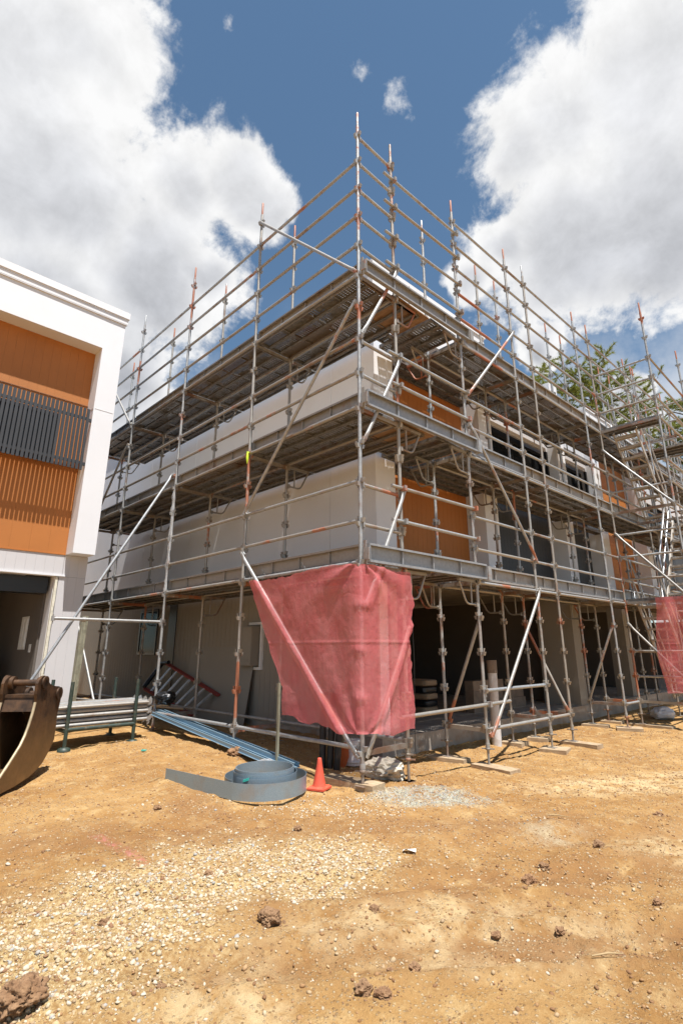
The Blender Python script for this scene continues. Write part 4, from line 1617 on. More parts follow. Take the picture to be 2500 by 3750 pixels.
# garage storey
f = B()
f.box(UF + 0.04, -9.5, YW + 0.002, 24, FL - 0.45, FL)
f.build('ground_slab', 'concrete', bld)
f = MB()
f.box(-16, UF - 0.05, YW + 0.06, YW + 0.3, -0.7, FL - 0.012)
f.build('plinth', 'plinth_concrete', bld)
f = B()
f.box(-6.2, -6.3, YW + 0.23, 24, FL, 2.17)
f.box(-1.6, -6.2, 8.25, 8.35, FL, 2.17)
f.box(UF - 0.06, -6.2, YW + 0.225, YW + 0.245, FL, 2.17)
f.box(-4.2, -6.2, 4.0, 4.1, FL, 2.17)
f.box(-1.6, -6.2, 14.2, 14.3, FL, 2.17)
f.box(UF - 0.1, -6.2, 23.8, 23.95, FL, 2.17)
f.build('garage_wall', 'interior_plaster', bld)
f = B()
f.box(UF + 0.02, -1.95, 7.78, 8.15, FL, 2.17)
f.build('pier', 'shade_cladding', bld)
f = B()
f.box(UF + 0.02, -1.6, YW + 0.25, YW + 0.40, FL, 2.17)
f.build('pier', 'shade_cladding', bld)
f = B()
f.box(-1.2, -1.6, 11.0, 11.4, FL, 2.17)
f.build('pier', 'shade_cladding', bld)
# meter box on the left wall
mb = MB()
mb.box(-4.42, -3.96, YW - 0.20, YW - 0.006, 0.74, 1.42)
mbo = mb.build('meter_box', 'shade_cladding', bld)
mb = MB()
mb.box(-4.41, -3.97, YW - 0.212, YW - 0.202, 0.75, 1.41)
for z in (0.82, 0.85, 1.31, 1.34):
    mb.box(-4.34, -4.04, YW - 0.218, YW - 0.2125, z, z + 0.012)
mb.build('door', 'shade_cladding', mbo)
mb = MB()
mb.box(-4.20, -3.88, YW - 0.05, YW - 0.0065, 0.67, 0.715)
mb.box(-3.925, -3.88, YW - 0.055, YW - 0.0065, 0.7155, 1.50)
mb.box(-4.30, -3.9255, YW - 0.05, YW - 0.0065, 1.455, 1.50)
mb.build('surround', 'white_render', mbo)
# window and dark door strip near the far end of the left wall
w = MB()
for b_ in ((-9.05, -9.0, 0.9, 1.95), (-8.15, -8.10, 0.9, 1.95), (-9.0, -8.15, 0.9, 0.95), (-9.0, -8.15, 1.9, 1.95)):
    w.box(b_[0], b_[1], YW - 0.03, YW - 0.005, b_[2], b_[3])
fr = w.build('window', 'black_frame', bld)
g = MB()
g.box(-9.0, -8.15, YW - 0.012, YW - 0.006, 0.95, 1.9)
g.build('pane', 'dark_glass', fr)
g = MB()
g.box(-7.55, -7.2, YW - 0.02, YW - 0.005, FL, 2.2)
g.build('door', 'black_frame', bld)

# ------------------------------------------------------------------ neighbouring building
nb = thing('townhouse', 'finished white framed townhouse with orange panel and dark slat screen at the left edge', 'building', (-8, -4, -0.3))
XF, XW = -5.70, -6.05
YE, YI = -0.966, -1.345
NL = -8.2
ZB, ZS, ZP = 2.66, 6.72, 7.42
m_ = MB()
m_.box(XF, XW - 0.3, YI, YE, ZB, ZP)
m_.box(XF + 0.001, XW - 0.3, NL + 0.42, YI, ZS, ZP - 0.002)
m_.box(XF, XW - 0.3, NL, NL + 0.42, ZB, ZP)
fr = m_.build('front_frame', 'white_render', nb)
# control joint: thin recessed-look shadow bead across the pier
m_ = MB()
m_.box(XF + 0.0005, XF + 0.004, YI + 0.02, YE - 0.02, 5.425, 5.433)
m_.box(XF, XW, YI - 0.004, YI - 0.0005, 5.425, 5.433)
m_.build('control_joint', 'grey_cladding', fr)
m_ = MB()
m_.box(XF + 0.03, XW - 0.3, NL - 0.03, YE + 0.03, ZP + 0.001, ZP + 0.09)
m_.box(XF + 0.036, XW - 0.3, NL - 0.03, YE + 0.032, ZP + 0.093, ZP + 0.115)
m_.box(XF + 0.055, XW - 0.3, NL - 0.05, YE + 0.05, ZP + 0.118, ZP + 0.26)
m_.build('coping', 'white_render', nb)
m_ = MB()
m_.box(XF + 0.001, XF + 0.028, NL, YE + 0.027, ZP - 0.022, ZP - 0.001)
m_.build('coping_trim', 'grey_cladding', nb)


def nboards(v0, v1, z0, z1, mat, w, name, x=XW):
    f = MB()
    f.box(x - 0.028, x - 0.05, v0, v1, z0, z1)
    v = v1
    while v > v0 + 0.01:
        f.box(x, x - 0.026, max(v - w, v0) + 0.0007, v - 0.0007, z0, z1)
        v -= w
    return f.build(name, mat, nb)


nboards(NL + 0.42, YI - 0.002, 2.67, 5.565, 'orange_cladding', 0.30, 'orange_panel')
nboards(NL + 0.42, YI - 0.002, 5.585, ZS, 'orange_cladding', 0.15, 'orange_panel')
m_ = MB()
m_.box(XW + 0.001, XW + 0.012, NL + 0.42, YI - 0.002, 5.567, 5.583)
y = YI - 0.1
while y > -5:
    m_.box(XW + 0.001, XW + 0.012, y, y - 0.012, 5.552, 5.5665)
    y -= 0.15
m_.build('flashing', 'joint_trim', nb)
m_ = MB()
m_.box(XW + 0.001, XW + 0.014, NL + 0.42, YI - 0.002, 2.652, 2.668)
m_.build('flashing', 'orange_cladding', nb)
nboards(NL, YI - 0.012, 2.30, 2.649, 'grey_cladding', 0.15, 'lintel_cladding')
m_ = MB()
m_.box(XW + 0.025, XW - 0.14, NL, YI + 0.04, 2.272, 2.296)
m_.build('lintel_flashing', 'white_render', nb)
# column beside the garage door
nboards(-1.40, YE + 0.01, -0.0, 2.268, 'grey_cladding', 0.148, 'column')
nboards(YI - 0.008, YE + 0.01, 2.271, 2.655, 'grey_cladding', 0.148, 'column')
m_ = MB()
m_.box(XW - 0.05, XW - 0.35, -1.46, YE + 0.008, -0.02, 2.655)
m_.box(XW - 0.02, XW - 0.3, -0.99, YE + 0.01, -0.02, 2.6)
m_.build('column', 'grey_cladding', nb)
m_ = MB()
for k in range(22):
    z0 = 0.02 + k * 0.102
    m_.box(XW + 0.003, XW - 0.10, -1.452, -1.412 + 0.008 * mnoise.noise(Vector((k * 0.9, 1, 2))), z0, z0 + 0.1005)
m_.build('joint_putty', 'cream_putty', nb)
# dark screen of vertical slats with rails, brackets and the window behind
m_ = MB()
y = -1.40
while y > -5.2:
    m_.box(XF + 0.012, XF - 0.010, y - 0.047, y, 4.175, 5.375)
    y -= 0.0677
sc = m_.build('slat_screen', 'charcoal', nb)
m_ = MB()
m_.box(XF - 0.011, XF - 0.042, -5.2, -1.41, 5.16, 5.21)
m_.box(XF - 0.011, XF - 0.042, -5.2, -1.41, 4.29, 4.34)
m_.box(XF - 0.015, XF - 0.05, -1.41, YI - 0.001, 5.14, 5.20)
m_.box(XF - 0.015, XF - 0.05, -1.41, YI - 0.001, 4.27, 4.33)
m_.build('rail', 'charcoal', sc)
m_ = MB()
m_.box(XW + 0.03, XW + 0.001, -5.0, -1.80, 4.30, 4.36)
m_.box(XW + 0.03, XW + 0.001, -5.0, -1.80, 5.20, 5.26)
m_.box(XW + 0.031, XW + 0.001, -1.86, -1.80, 4.36, 5.20)
m_.box(XW + 0.031, XW + 0.001, -2.42, -2.36, 4.36, 5.20)
w = m_.build('window', 'black_frame', nb)
m_ = MB()
m_.box(XW + 0.012, XW + 0.002, -5.0, -1.86, 4.36, 5.20)
m_.build('pane', 'dark_glass', w)
# body and garage interior
m_ = MB()
m_.box(XW - 0.36, XW - 8, NL, YE - 0.002, 2.45, 7.3)
m_.build('core', 'wall_render', nb)
m_ = MB()
m_.box(XW - 0.355, XW - 6, -1.50, YE - 0.003, -0.02, 2.448)
m_.box(XW - 6.0, XW - 6.1, NL, -1.5, -0.02, 2.448)
m_.box(XW - 0.05, XW - 6, NL, NL + 0.1, -0.02, 2.448)
m_.build('garage_wall', 'interior_plaster', nb)
m_ = MB()
m_.box(XW + 0.05, XW - 8, NL, YE, -0.45, -0.022)
m_.build('ground_slab', 'concrete', nb)
m_ = MB()
m_.box(XW - 0.2, XW - 0.55, NL + 0.2, -1.505, 1.98, 2.26)
m_.build('roller_door_box', 'black_frame', nb)
m_ = MB()
m_.box(XW - 1.00, XW - 1.42, -1.512, -1.501, 1.03, 1.62)
sw = m_.build('switchboard', 'white_plastic', nb)
m_ = MB()
m_.box(XW - 1.04, XW - 1.19, -1.522, -1.5125, 1.07, 1.58)
m_.box(XW - 1.23, XW - 1.38, -1.522, -1.5125, 1.07, 1.58)
m_.build('door', 'white_plastic', sw)
m_ = MB()
m_.box(XW - 0.62, XW - 0.72, -1.512, -1.501, 0.98, 1.12)
m_.build('power_outlet', 'white_plastic', nb)
for k in range(6):
    m_ = MB()
    m_.box(XW - 1.5, XW - 2.3, -2.62, -1.98 + 0.03 * (k % 3), 0.002 + k * 0.152, 0.15 + k * 0.152)
    m_.build('carton', 'cardboard', None, label='brown carton stacked in the dark garage of the townhouse', cat='carton', group='cartons stacked in the townhouse garage')
# weathered timber prop against the column
m_ = MB()
m_.obox((-6.0, -0.91, 0.62), (0.0, 0.02, 1), (1, 0, 0), (0, 1, 0), 0.98, 0.05, 0.045)
m_.build('timber_post', 'timber_grey', None, label='weathered greenish timber post leaning at the edge of the townhouse column', cat='timber post')

# ------------------------------------------------------------------ things on the ground at left
# excavator bucket: side plates from its true outline
BP0 = Vector((-2.271, -2.74, 0))
eb, ea = Vector((-.755, .656, 0)).normalized(), Vector((.656, .755, 0)).normalized()
OUT = [(0.412, 0.668), (0.43, 0.70), (0.488, 0.735), (0.54, 0.745), (0.59, 0.735), (0.648, 0.69), (0.70, 0.65), (0.78, 0.622), (0.87, 0.612), (0.95, 0.605), (1.02, 0.575),
       (1.04, 0.50), (1.03, 0.42), (1.0, 0.30), (1.0, 0.25), (1.01, 0.166), (1.007, 0.015), (0.921, -0.091), (0.792, -0.198), (0.66, -0.25), (0.514, -0.287), (0.243, -0.315),
       (-0.007, -0.322), (-0.10, -0.30), (-0.05, -0.18), (0.102, -0.069), (0.26, 0.06), (0.33, 0.15), (0.374, 0.233), (0.422, 0.36), (0.446, 0.471), (0.42, 0.56)]
buck = thing('excavator_bucket', 'rusty brown excavator bucket standing on the dirt at the left edge', 'excavator bucket', (-2.3, -2.5, -0.33))
BW = 0.36
for off, nm in ((0.0, 'side_plate'), (-BW, 'side_plate')):
    m_ = MB()
    m_.prism(OUT, BP0 + ea * (off - 0.022), eb, Vector((0, 0, 1)), ea, 0.03)
    m_.build(nm, 'bucket_steel', buck)
m_ = MB()      # curved shell between the plates
shell = [(1.0, 0.25), (1.008, 0.166), (1.0, 0.02), (0.915, -0.085), (0.785, -0.19), (0.65, -0.242), (0.51, -0.275), (0.24, -0.303), (-0.05, -0.31)]
for (a0, b0), (a1, b1) in zip(shell[:-1], shell[1:]):
    q = [BP0 + eb * a0 + Vector((0, 0, b0)), BP0 + eb * a1 + Vector((0, 0, b1))]
    inn = Vector((0, 0, 0.02)) - eb * 0.012
    vs = []
    for p in q:
        vs += [p - ea * 0.024, p - ea * (BW - 0.01), p - ea * 0.024 + inn, p - ea * (BW - 0.01) + inn]
    m_.add(vs, [(0, 1, 5, 4), (2, 6, 7, 3), (0, 4, 6, 2), (1, 3, 7, 5)], True)
m_.build('shell', 'bucket_steel', buck)
m_ = MB()      # closing plate below the ears, top web and torque box
c0 = BP0 + eb * 0.47 + Vector((0, 0, 0.46)) - ea * (BW / 2 + 0.005)
m_.obox(c0, ea, Vector((0, 0, 1)) * 1 + eb * 0.28, eb, BW / 2 - 0.02, 0.085, 0.012)
c0 = BP0 + eb * 0.56 + Vector((0, 0, 0.535)) - ea * (BW / 2 + 0.005)
m_.obox(c0, ea, eb, Vector((0, 0, 1)), BW / 2 - 0.02, 0.10, 0.016)
c0 = BP0 + eb * 0.83 + Vector((0, 0, 0.40)) - ea * (BW / 2 + 0.005)
m_.obox(c0, ea, Vector((0, 0, 1)) * 0.75 - eb, eb + Vector((0, 0, 0.75)), BW / 2 - 0.02, 0.22, 0.012)
m_.build('web_plate', 'bucket_steel', buck)
m_ = MB()
for (s, z, r, e) in ((0.555, 0.668, 0.036, 0.03), (0.945, 0.525, 0.034, 0.012)):
    p = BP0 + eb * s + Vector((0, 0, z))
    m_.path([p + ea * (0.03), p - ea * (BW + 0.05)], r, 14)
    for o0, o1, rr in ((0.012, 0.03, 0.072), (-BW - 0.05, -BW - 0.022, 0.085), (-0.06, -0.024, 0.06), (-BW + 0.01, -BW + 0.05, 0.07)):
        m_.path([p + ea * o0, p + ea * o1], rr, 16)
m_.build('pin', 'bucket_steel', buck)
m_ = MB()
for off in (0.0075, -BW + 0.0075):
    front = [(-0.05, -0.18), (0.102, -0.069), (0.26, 0.06), (0.33, 0.15), (0.374, 0.233), (0.422, 0.36), (0.446, 0.471)]
    m_.path([BP0 + eb * (s - 0.004) + Vector((0, 0, z)) + ea * (off - 0.014) for s, z in front], 0.016, 6)
m_.build('cutting_edge', 'worn_edge', buck)
m_ = MB()
for j in range(3):
    p = BP0 + eb * (-0.06) + Vector((0, 0, -0.30)) - ea * (0.04 + j * (BW - 0.06) / 2)
    m_.obox(p - eb * 0.06, eb + Vector((0, 0, .12)), ea, (0, 0, 1), 0.10, 0.03, 0.022)
m_.build('tooth', 'worn_edge', buck)

# green rack with a stack of tubes
RKX, RK0, RK1 = -4.0, -1.62, -0.69
gzr = gz(-4, -1.2)
rack = thing('pipe_rack', 'dark green steel rack of upright posts that holds the stacked tubes', 'pipe rack', (-4.4, -1.2, gzr))
for x in (RKX, RKX - 0.82):
    for y in (RK0, RK1):
        m_ = MB()
        m_.path([(x, y, gzr - 0.02), (x, y, gzr + 0.86)], 0.026, 10)
        m_.lathe([(0.085, gzr - 0.02), (0.08, gzr + 0.012), (0.035, gzr + 0.03)], (x, y, 0), 12)
        m_.build('post', 'green_paint', rack)
for x in (RKX, RKX - 0.82):
    m_ = MB()
    m_.path([(x, RK0, gzr + 0.24), (x, RK1, gzr + 0.24)], 0.028, 10)
    m_.build('rail', 'green_paint', rack)
for y in (RK0, RK1):
    m_ = MB()
    m_.path([(RKX, y, gzr + 0.22), (RKX - 0.82, y, gzr + 0.22)], 0.026, 10)
    m_.build('rail', 'green_paint', rack)
k = 0
for row in range(5):
    for c in range(11):
        x = RKX - 0.06 - c * 0.068 - (0.034 if row % 2 else 0)
        if x < RKX - 0.79:
            continue
        z = gzr + 0.290 + row * 0.058
        j = (k * 37 % 11) / 11 - .5
        p0, p1 = Vector((x, -2.62 + 0.12 * j, z)), Vector((x, -0.36 + 0.10 * j, z + 0.004 * j))
        L = 2.26
        me_ = cached(('rk', k % 3), lambda: ledger_mesh(L, True, ('galv_clean', 'galv_x', 'galv_clean')[k % 3]))
        o = inst('scaffold_tube', me_, None, axis_M(p0, p1))
        tag(o, 'galvanised scaffold tube lying in the stack on the green rack', 'scaffold tube', 'scaffold tubes stacked on the green rack')
        k += 1

# loose tubes behind the rack
for (p0, p1, lab) in (((-7.6, -0.75, -0.02), (-4.95, 0.35, 0.10), 'loose grey tube lying behind the tube rack, nearer the viewer'),
                      ((-7.9, -0.35, 0.08), (-4.9, 0.60, 0.02), 'loose grey tube lying behind the tube rack, nearer the wall')):
    m_ = MB()
    m_.path([p0, p1], TR, 8)
    m_.build('loose_tube', 'galv_clean', None, label=lab, cat='scaffold tube')

# step ladder lying against the wall
lad = thing('step_ladder', 'red sided aluminium step ladder lying on its side against the left wall', 'ladder', (-5.9, 1.1, gz(-5.9, 1.1)))
A0, A1 = Vector((-7.15, 1.34, 0.72)), Vector((-4.95, 1.30, 0.20))
B0, B1 = Vector((-7.35, 0.98, 0.22)), Vector((-5.25, 0.95, -0.14))
for p0, p1 in ((A0, A1), (B0, B1)):
    m_ = MB()
    d = (p1 - p0)
    m_.obox((p0 + p1) / 2, d, Vector((0, 1, 0.3)), d.cross(Vector((0, 1, 0.3))), d.length / 2, 0.035, 0.018)
    m_.build('rail', 'red_paint', lad)
m_ = MB()
m_.path([A0 + Vector((0.05, 0, 0.03)), A0 + Vector((-0.22, -0.02, 0.0)), (A0 + B0) / 2 + Vector((-0.18, 0, 0.0)), B0 + Vector((-0.05, 0, 0.03))], 0.045, 8)
m_.build('top_cap', 'black_plastic', lad)
for i in range(7):
    f = (i + 0.7) / 7.4
    p0, p1 = A0.lerp(A1, f), B0.lerp(B1, min(1, f + 0.04))
    d = p1 - p0
    m_ = MB()
    m_.obox((p0 + p1) / 2, d, Vector((1, 0, 0.1)), d.cross(Vector((1, 0, .1))), d.length / 2 - 0.02, 0.04, 0.012)
    m_.build('rung', 'aluminium', lad)
m_ = MB()
m_.obox((-5.25, 1.40, 0.42), (1, 0, 0), (0, 0.16, 1), (0, -1, 0.16), 1.15, 0.72, 0.007)
m_.build('wall_sheet', 'shade_cladding', None, label='grey lining sheet leaning on the left wall behind the step ladder', cat='wall sheet')
me = lump_mesh(0.17, 77, 4, 0.6, 0.35)
me.materials.append(MATS['black_plastic'])
o = bpy.data.objects.new('plastic_bag', me)
col.objects.link(o)
o.matrix_basis = Matrix.Translation((-4.72, 0.12, 0.24))
tag(o, 'crumpled black plastic bag behind the end of the tube stack', 'plastic bag')
for p in me.polygons:
    p.use_smooth = True

# blue-grey steel channels from under the rack to the coil
def channel(p0, p1, W, H, label):
    p0, p1 = Vector(p0), Vector(p1)
    L = (p1 - p0).length
    m_ = MB()
    tck = 0.004
    m_.box(0, L, -W / 2, W / 2, 0, tck)
    for s in (-1, 1):
        m_.box(0, L, s * W / 2, s * (W / 2 - tck), tck, H)
        m_.box(0, L, s * (W / 2 - tck), s * (W / 2 - 0.022), H - tck, H)
        m_.box(0, L, s * (W / 2), s * (W / 2 + 0.02), -0.0, tck)
    o = m_.build('steel_channel', 'purlin_blue')
    o.matrix_basis = axis_M(p0, p1)
    return tag(o, label, 'steel channel', 'blue steel channels on the ground')


channel((-4.75, 0.06, 0.02), (-0.98, -0.08, -0.29), 0.085, 0.055, 'blue grey steel channel lying nearest the wall, ending by the traffic cone')
channel((-4.74, -0.04, -0.01), (-1.15, -0.165, -0.31), 0.07, 0.045, 'blue grey steel channel lying nearest the viewer, ending behind the steel coil')

# coil of steel strip with its loose tail
CC = Vector((-0.72, -0.72))
zc0 = gz(-0.72, -0.72) + 0.0
HC = 0.150


def strip(pts, z0f, h=HC, th=0.0035):
    vs, fs = [], []
    n = len(pts)
    for i, p in enumerate(pts):
        d = (Vector(pts[min(i + 1, n - 1)]) - Vector(pts[max(i - 1, 0)])).normalized()
        nr = Vector((-d.y, d.x)) * th
        z = z0f(i / (n - 1), p)
        vs += [(p[0], p[1], z), (p[0], p[1], z + h), (p[0] + nr.x, p[1] + nr.y, z + h), (p[0] + nr.x, p[1] + nr.y, z)]
    for i in range(n - 1):
        a, b_ = i * 4, i * 4 + 4
        for j in range(4):
            fs.append((a + j, b_ + j, b_ + (j + 1) % 4, a + (j + 1) % 4))
    fs += [(0, 1, 2, 3), (n * 4 - 4, n * 4 - 1, n * 4 - 2, n * 4 - 3)]
    return vs, fs


coil = thing('steel_coil', 'loosely rolled coil of blue grey steel strip with a long straight tail', 'steel coil', (CC.x, CC.y, zc0))
pts = [(-1.66 + 0.975 * i / 14, -1.34 + 0.0118 * i) for i in range(14)]
r0 = 0.455
for i in range(0, 80):
    a = -math.pi / 2 + 0.1 + i / 80 * 2 * math.pi * 1.0
    r = r0 - 0.055 * i / 80
    pts.append((CC.x + r * math.cos(a), CC.y + r * math.sin(a)))
m_ = MB()
vs, fs = strip(pts, lambda f, p: zc0 + 0.002 + 0.012 * max(0, 1 - f * 6))
m_.add(vs, fs, False)
m_.build('strip', 'coil_steel', coil)
m_ = MB()
pts = []
for i in range(0, 64 * 4):
    a = -math.pi / 2 + i / 64 * 2 * math.pi
    r = 0.345 - 0.035 * min(1.0, i / 100) - 0.004 * i / 64
    pts.append((CC.x - 0.03 + r * math.cos(a), CC.y + 0.02 + r * math.sin(a)))
vs, fs = strip(pts, lambda f, p: zc0 + 0.012 + 0.055 * min(1.0, f * 2.2))
m_.add(vs, fs, False)
m_.build('inner_roll', 'coil_steel', coil)
m_ = MB()
m_.obox((CC.x + 0.10, CC.y - 0.30, zc0 + 0.155), (1, 0.5, 0.35), (-.5, 1, 0), (0, 0, 1), 0.03, 0.010, 0.012)
m_.build('strap_tag', 'teal_tag', coil)
me = lump_mesh(0.12, 41, 4, 0.42, 0.6)
me.materials.append(MATS['plastic_wrap'])
for p in me.polygons:
    p.use_smooth = True
o = bpy.data.objects.new('plastic_sheet', me)
col.objects.link(o)
o.matrix_basis = Matrix.Translation((-1.18, -0.32, gz(-1.2, -.4) + 0.08)) @ Matrix.Diagonal((1.35, 0.8, 1, 1))
tag(o, 'crumpled clear plastic sheet between the coil and the steel channels', 'plastic sheet')

# traffic cone
cz = gz(-0.36, -0.28)
cone = thing('traffic_cone', 'small orange traffic cone beside the steel coil', 'traffic cone', (-0.36, -0.28, cz), 0.35)
m_ = MB()
h = 0.096
pts = []
cz_ = [(-h, -h), (h, -h), (h, h), (-h, h)]
vs = [(a * 1.0, b_ * 1.0, cz) for a, b_ in cz_] + [(a, b_, cz + 0.018) for a, b_ in cz_] + [(a * .82, b_ * .82, cz + 0.032) for a, b_ in cz_]
fs = [(0, 3, 2, 1)] + [(i, (i + 1) % 4, 4 + (i + 1) % 4, 4 + i) for i in range(4)] + [(4 + i, 4 + (i + 1) % 4, 8 + (i + 1) % 4, 8 + i) for i in range(4)] + [(8, 9, 10, 11)]
Rz = Matrix.Rotation(0.35, 4, 'Z')
vs = [tuple((Matrix.Translation((-0.36, -0.28, 0)) @ Rz) @ Vector(p)) for p in vs]
m_.add(vs, fs)
m_.build('base', 'cone_orange', cone)
m_ = MB()
m_.lathe([(a_ * 0.76, (z_ - 0.032) * 0.80 + 0.031) for a_, z_ in [(0.094, 0.032), (0.088, 0.05), (0.062, 0.165), (0.036, 0.300), (0.028, 0.355), (0.024, 0.362), (0.018, 0.360), (0.016, 0.33), (0.02, 0.25)]], (-0.36, -0.28, cz), 28)
m_.build('cone_body', 'cone_orange', cone)

# things round the corner post
me = lump_mesh(0.22, 13, 4, 0.62, 0.5)
me.materials.append(MATS['mortar_lump'])
o = bpy.data.objects.new('mortar_lump', me)
col.objects.link(o)
o.matrix_basis = Matrix.Translation((-0.30, 0.66, gz(-.3, .66) + 0.10)) @ Matrix.Diagonal((1.1, 0.95, 1, 1))
tag(o, 'pale lump of dumped mortar between the corner post and the second post', 'mortar lump')
bz = gz(-0.95, 0.82)
bk = thing('plastic_bucket', 'dirty white plastic bucket upside down behind the corner post', 'bucket', (-0.95, 0.82, bz))
m_ = MB()
m_.lathe([(0.135, 0.0), (0.138, 0.02), (0.132, 0.025), (0.115, 0.27), (0.108, 0.285), (0.0, 0.285)], (-0.95, 0.82, bz), 24)
m_.build('shell', 'white_plastic', bk)
m_ = MB()
m_.lathe([(0.138, 0.03), (0.145, 0.035), (0.145, 0.05), (0.134, 0.055)], (-0.95, 0.82, bz), 24)
m_.build('rim', 'white_plastic', bk)
for (x, y, dx, lab) in ((-1.02, 0.36, -0.10, 'black conduit pipe standing behind the net, left of three'),
                        (-0.94, 0.40, 0.02, 'black conduit pipe standing behind the net, middle of three'),
                        (-0.86, 0.44, 0.07, 'black conduit pipe standing behind the net, right of three')):
    z = gz(x, y)
    m_ = MB()
    m_.path([(x, y, z - 0.02), (x + dx * 0.3, y + 0.03, z + 0.4), (x + dx * 0.2, y + 0.05, z + 0.85)], 0.042, 10)
    m_.build('conduit_pipe', 'conduit_black', None, label=lab, cat='conduit pipe', group='black conduit pipes behind the net')
sh = thing('shovel', 'orange bladed shovel standing behind the corner post', 'shovel', (-0.93, 0.62, gz(-.93, .62)))
m_ = MB()
z = gz(-.93, .62)
m_.prism([(-.07, 0.28), (-.075, 0.12), (-.04, 0.02), (0, -0.02), (.04, 0.02), (.075, 0.12), (.07, 0.28)], (-0.93, 0.62, z), (0.8, 0.6, 0), (0, 0, 1), (0.6, -0.8, 0), 0.008)
m_.build('blade', 'tool_orange', sh)
m_ = MB()
m_.path([(-0.93, 0.62, z + 0.26), (-0.95, 0.64, z + 1.1)], 0.016, 8)
m_.build('handle', 'timber_grey', sh)
sz = gz(-1.31, -0.10)
m_ = MB()
m_.box(-1.325, -1.295, -0.125, -0.095, sz - 0.05, 0.62)
m_.build('timber_stake', 'timber_grey', None, label='thin grey timber stake at the lower left corner of the big red net', cat='timber stake')
pz = gz(-.66, 3.85)
pp = thing('waste_pipe', 'white plastic pipe standing upright beside the garage slab', 'pipe', (-0.66, 3.80, pz))
m_ = MB()
m_.path([(-0.66, 3.80, pz - 0.03), (-0.665, 3.82, pz + 1.15)], 0.075, 18)
m_.build('pipe', 'pvc_pipe', pp)
m_ = MB()
m_.path([(-0.665, 3.82, pz + 1.10), (-0.665, 3.82, pz + 1.30)], 0.082, 18)
m_.build('cap', 'brick_grey', pp)

# inside the garage
for r_ in range(3):
    for c in range(5):
        if r_ == 2 and c > 2:
            continue
        m_ = MB()
        m_.box(0, 0.19, 0, 0.39, 0, 0.19)
        o = m_.build('concrete_block', 'brick_grey')
        o.matrix_basis = Matrix.Translation((-2.0 - 0.03 * (r_ * c % 3), 5.0 + c * 0.41, FL + 0.002 + r_ * 0.193)) @ Matrix.Rotation(0.03 * ((c * 3 + r_) % 3 - 1), 4, 'Z')
        tag(o, 'grey brown block stacked inside the open ground floor by the pier', 'block', 'blocks stacked inside the open ground floor')
for r_ in range(5):
    me = lump_mesh(1.0, 60 + r_, 4, 1.0, 0.10)
    for vx in me.vertices:
        c = [math.copysign(abs(q) ** 0.38, q) for q in vx.co]
        vx.co = (c[0] * 0.30, c[1] * 0.22, c[2] * 0.062)
    me.polygons.foreach_set('use_smooth', [True] * len(me.polygons))
    me.materials.append(MATS['black_plastic' if r_ % 2 else 'cardboard'])
    o = bpy.data.objects.new('cement_bag', me)
    col.objects.link(o)
    o.matrix_basis = Matrix.Translation((-2.6, 4.35, FL + 0.07 + r_ * 0.122)) @ Matrix.Rotation(0.12 * (r_ % 3 - 1), 4, 'Z')
    tag(o, 'bag lying in the dark stack inside the open ground floor', 'bag', 'bags stacked inside the open ground floor')

# beyond the stair tower: yellow machine cover and rubble
me = lump_mesh(0.24, 90, 3, 0.6, 0.3)
me.materials.append(MATS['clear_wrap'])
o = bpy.data.objects.new('wrapped_bundle', me)
col.objects.link(o)
o.matrix_basis = Matrix.Translation((0.15, 9.6, gz(0.2, 9.6) + 0.12))
tag(o, 'bundle in clear wrap on the dirt under the stair tower', 'bundle')

# litter
m_ = MB()
m_.add([(1.34, -0.97, 0), (1.42, -0.92, 0.012), (1.45, -0.96, 0.004), (1.385, -0.995, 0.02), (1.36, -1.005, 0)], [(0, 3, 2, 1), (0, 4, 3)])
o = m_.build('paper_scrap', 'paper', None, label='scrap of white paper at the far edge of the gravel', cat='litter')
o.matrix_basis = Matrix.Translation((0, 0, gz(1.38, -.98) + 0.012))
m_ = MB()
m_.box(-0.03, 0.03, -0.022, 0.022, 0, 0.012)
o = m_.build('tag_scrap', 'teal_tag', None, label='tiny teal plastic scrap on the dirt in front of the tube rack', cat='litter')
o.matrix_basis = Matrix.Translation((-3.05, -0.95, gz(-3.05, -.95) + 0.01)) @ Matrix.Rotation(0.7, 4, 'Z')
for (x, y, a, L, lab) in ((1.78, 0.65, 0.35, 0.20, 'pale stick lying on the grey stone patch'), (2.95, -1.40, 0.9, 0.16, 'pale stick at the right of the foreground'),
                          (-1.70, -1.42, 2.0, 0.20, 'pale stick at the end of the unrolled steel strip')):
    z = gz(x, y) + 0.012
    d = Vector((math.cos(a), math.sin(a), 0)) * L / 2
    m_ = MB()
    m_.path([Vector((x, y, z)) - d, Vector((x, y, z + 0.006)), Vector((x, y, z)) + d], [0.003, 0.0045, 0.002], 6)
    m_.build('stick', 'stick_straw', None, label=lab, cat='stick')

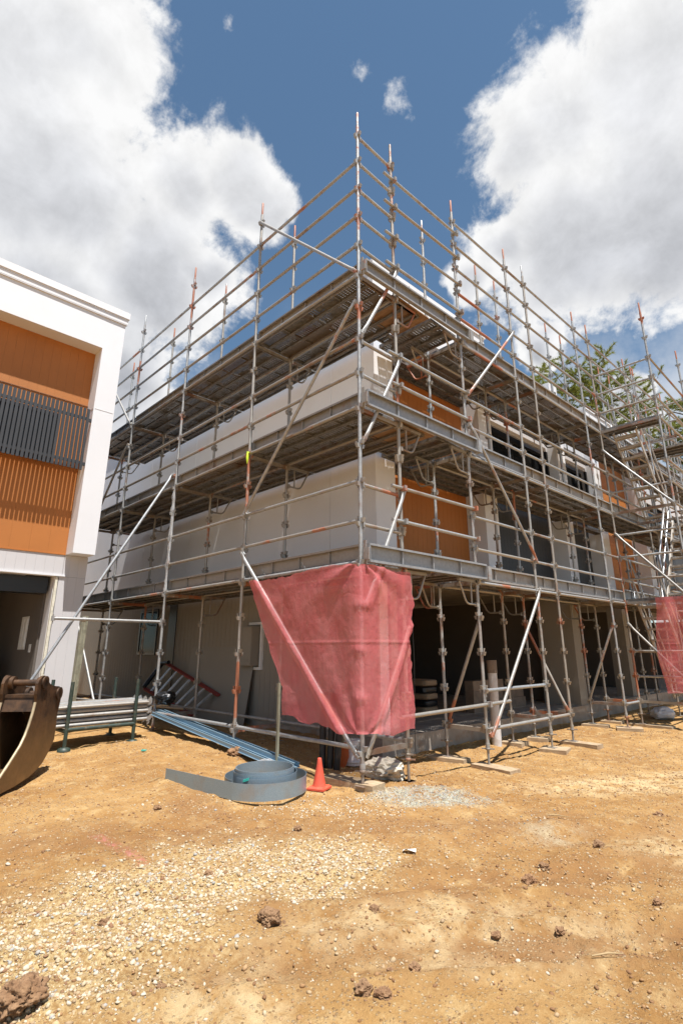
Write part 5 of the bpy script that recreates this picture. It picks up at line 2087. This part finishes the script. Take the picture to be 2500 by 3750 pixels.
# ------------------------------------------------------------------ pines behind
def pine(base, H, R_, cz0, label, seed, dens=1.0):
    rs = random.Random(seed)
    tr_ = thing('pine_tree', label, 'tree', base)
    bx_, by, bz_ = base
    m_ = MB()
    top = Vector((bx_ + rs.uniform(-.4, .4), by + rs.uniform(-.3, .3), bz_ + H * 0.96))
    mid = Vector((bx_ + rs.uniform(-.3, .3), by, bz_ + H * 0.55))
    m_.path([(bx_, by, bz_), mid, top], [0.24, 0.17, 0.03], 10)
    tips = []
    nb_ = int(44 * dens)
    for i in range(nb_):
        f = cz0 + (0.985 - cz0) * (i + rs.random() * .6) / nb_
        p = mid.lerp(top, (f - .55) / .41) if f > .55 else Vector((bx_, by, bz_)).lerp(mid, f / .55)
        a = i * 2.4 + rs.uniform(-.4, .4)
        prof = math.sin(math.pi * min(1, max(0.06, (1 - f) / (1 - cz0) * 0.80 + 0.18))) ** 0.7
        L = R_ * prof * rs.uniform(0.55, 1.1)
        dv = Vector((math.cos(a), math.sin(a), rs.uniform(0.15, 0.55)))
        q1 = p + dv * L * 0.5
        q2 = p + dv * L + Vector((0, 0, L * 0.12))
        m_.path([p, q1, q2], [0.04, 0.024, 0.008], 5, cap=False)
        for s in range(int(12 + 14 * L / R_)):
            t_ = rs.uniform(0.30, 1.0)
            st = p.lerp(q1, t_ * 2) if t_ < .5 else q1.lerp(q2, t_ * 2 - 1)
            a2 = rs.uniform(0, 6.28)
            tw = Vector((math.cos(a2), math.sin(a2), rs.uniform(-.15, .7))) * rs.uniform(.35, 1.0) * (0.55 + 0.3 * R_ / 3)
            m_.path([st, st + tw], [0.008, 0.004], 4, cap=False)
            tips.append((st, tw))
    m_.build('trunk', 'bark', tr_)
    vs, fs = [], []
    for st, tw in tips:
        d = tw.normalized()
        n_ = int(tw.length / 0.0075)
        for q in range(n_):
            p = st + tw * (0.25 + 0.78 * q / n_)
            e = (d * 1.0 + Vector((rs.uniform(-1, 1), rs.uniform(-1, 1), rs.uniform(-.8, .9)))).normalized()
            L = rs.uniform(0.14, 0.28)
            w = e.cross(Vector((rs.uniform(-1, 1), rs.uniform(-1, 1), rs.uniform(-1, 1)))).normalized() * 0.012
            o_ = len(vs)
            vs += [p - w, p + w, p + e * L + Vector((0, 0, -0.05 * L))]
            fs.append((o_, o_ + 1, o_ + 2))
    m_ = MB()
    m_.add(vs, fs)
    m_.build('crown', 'pine_needle', tr_)


pine((-5.1, 24.1, -0.6), 16.5, 3.5, 0.46, 'tall open crowned pine behind the stair tower', 3, 1.25)
pine((-1.7, 27.5, -0.6), 14.6, 2.7, 0.50, 'shorter pine to the right of the tall pine', 5, 0.95)
pine((-9.4, 26.4, -0.6), 18.6, 1.9, 0.62, 'narrow pine whose top shows above the upper deck', 9, 0.8)
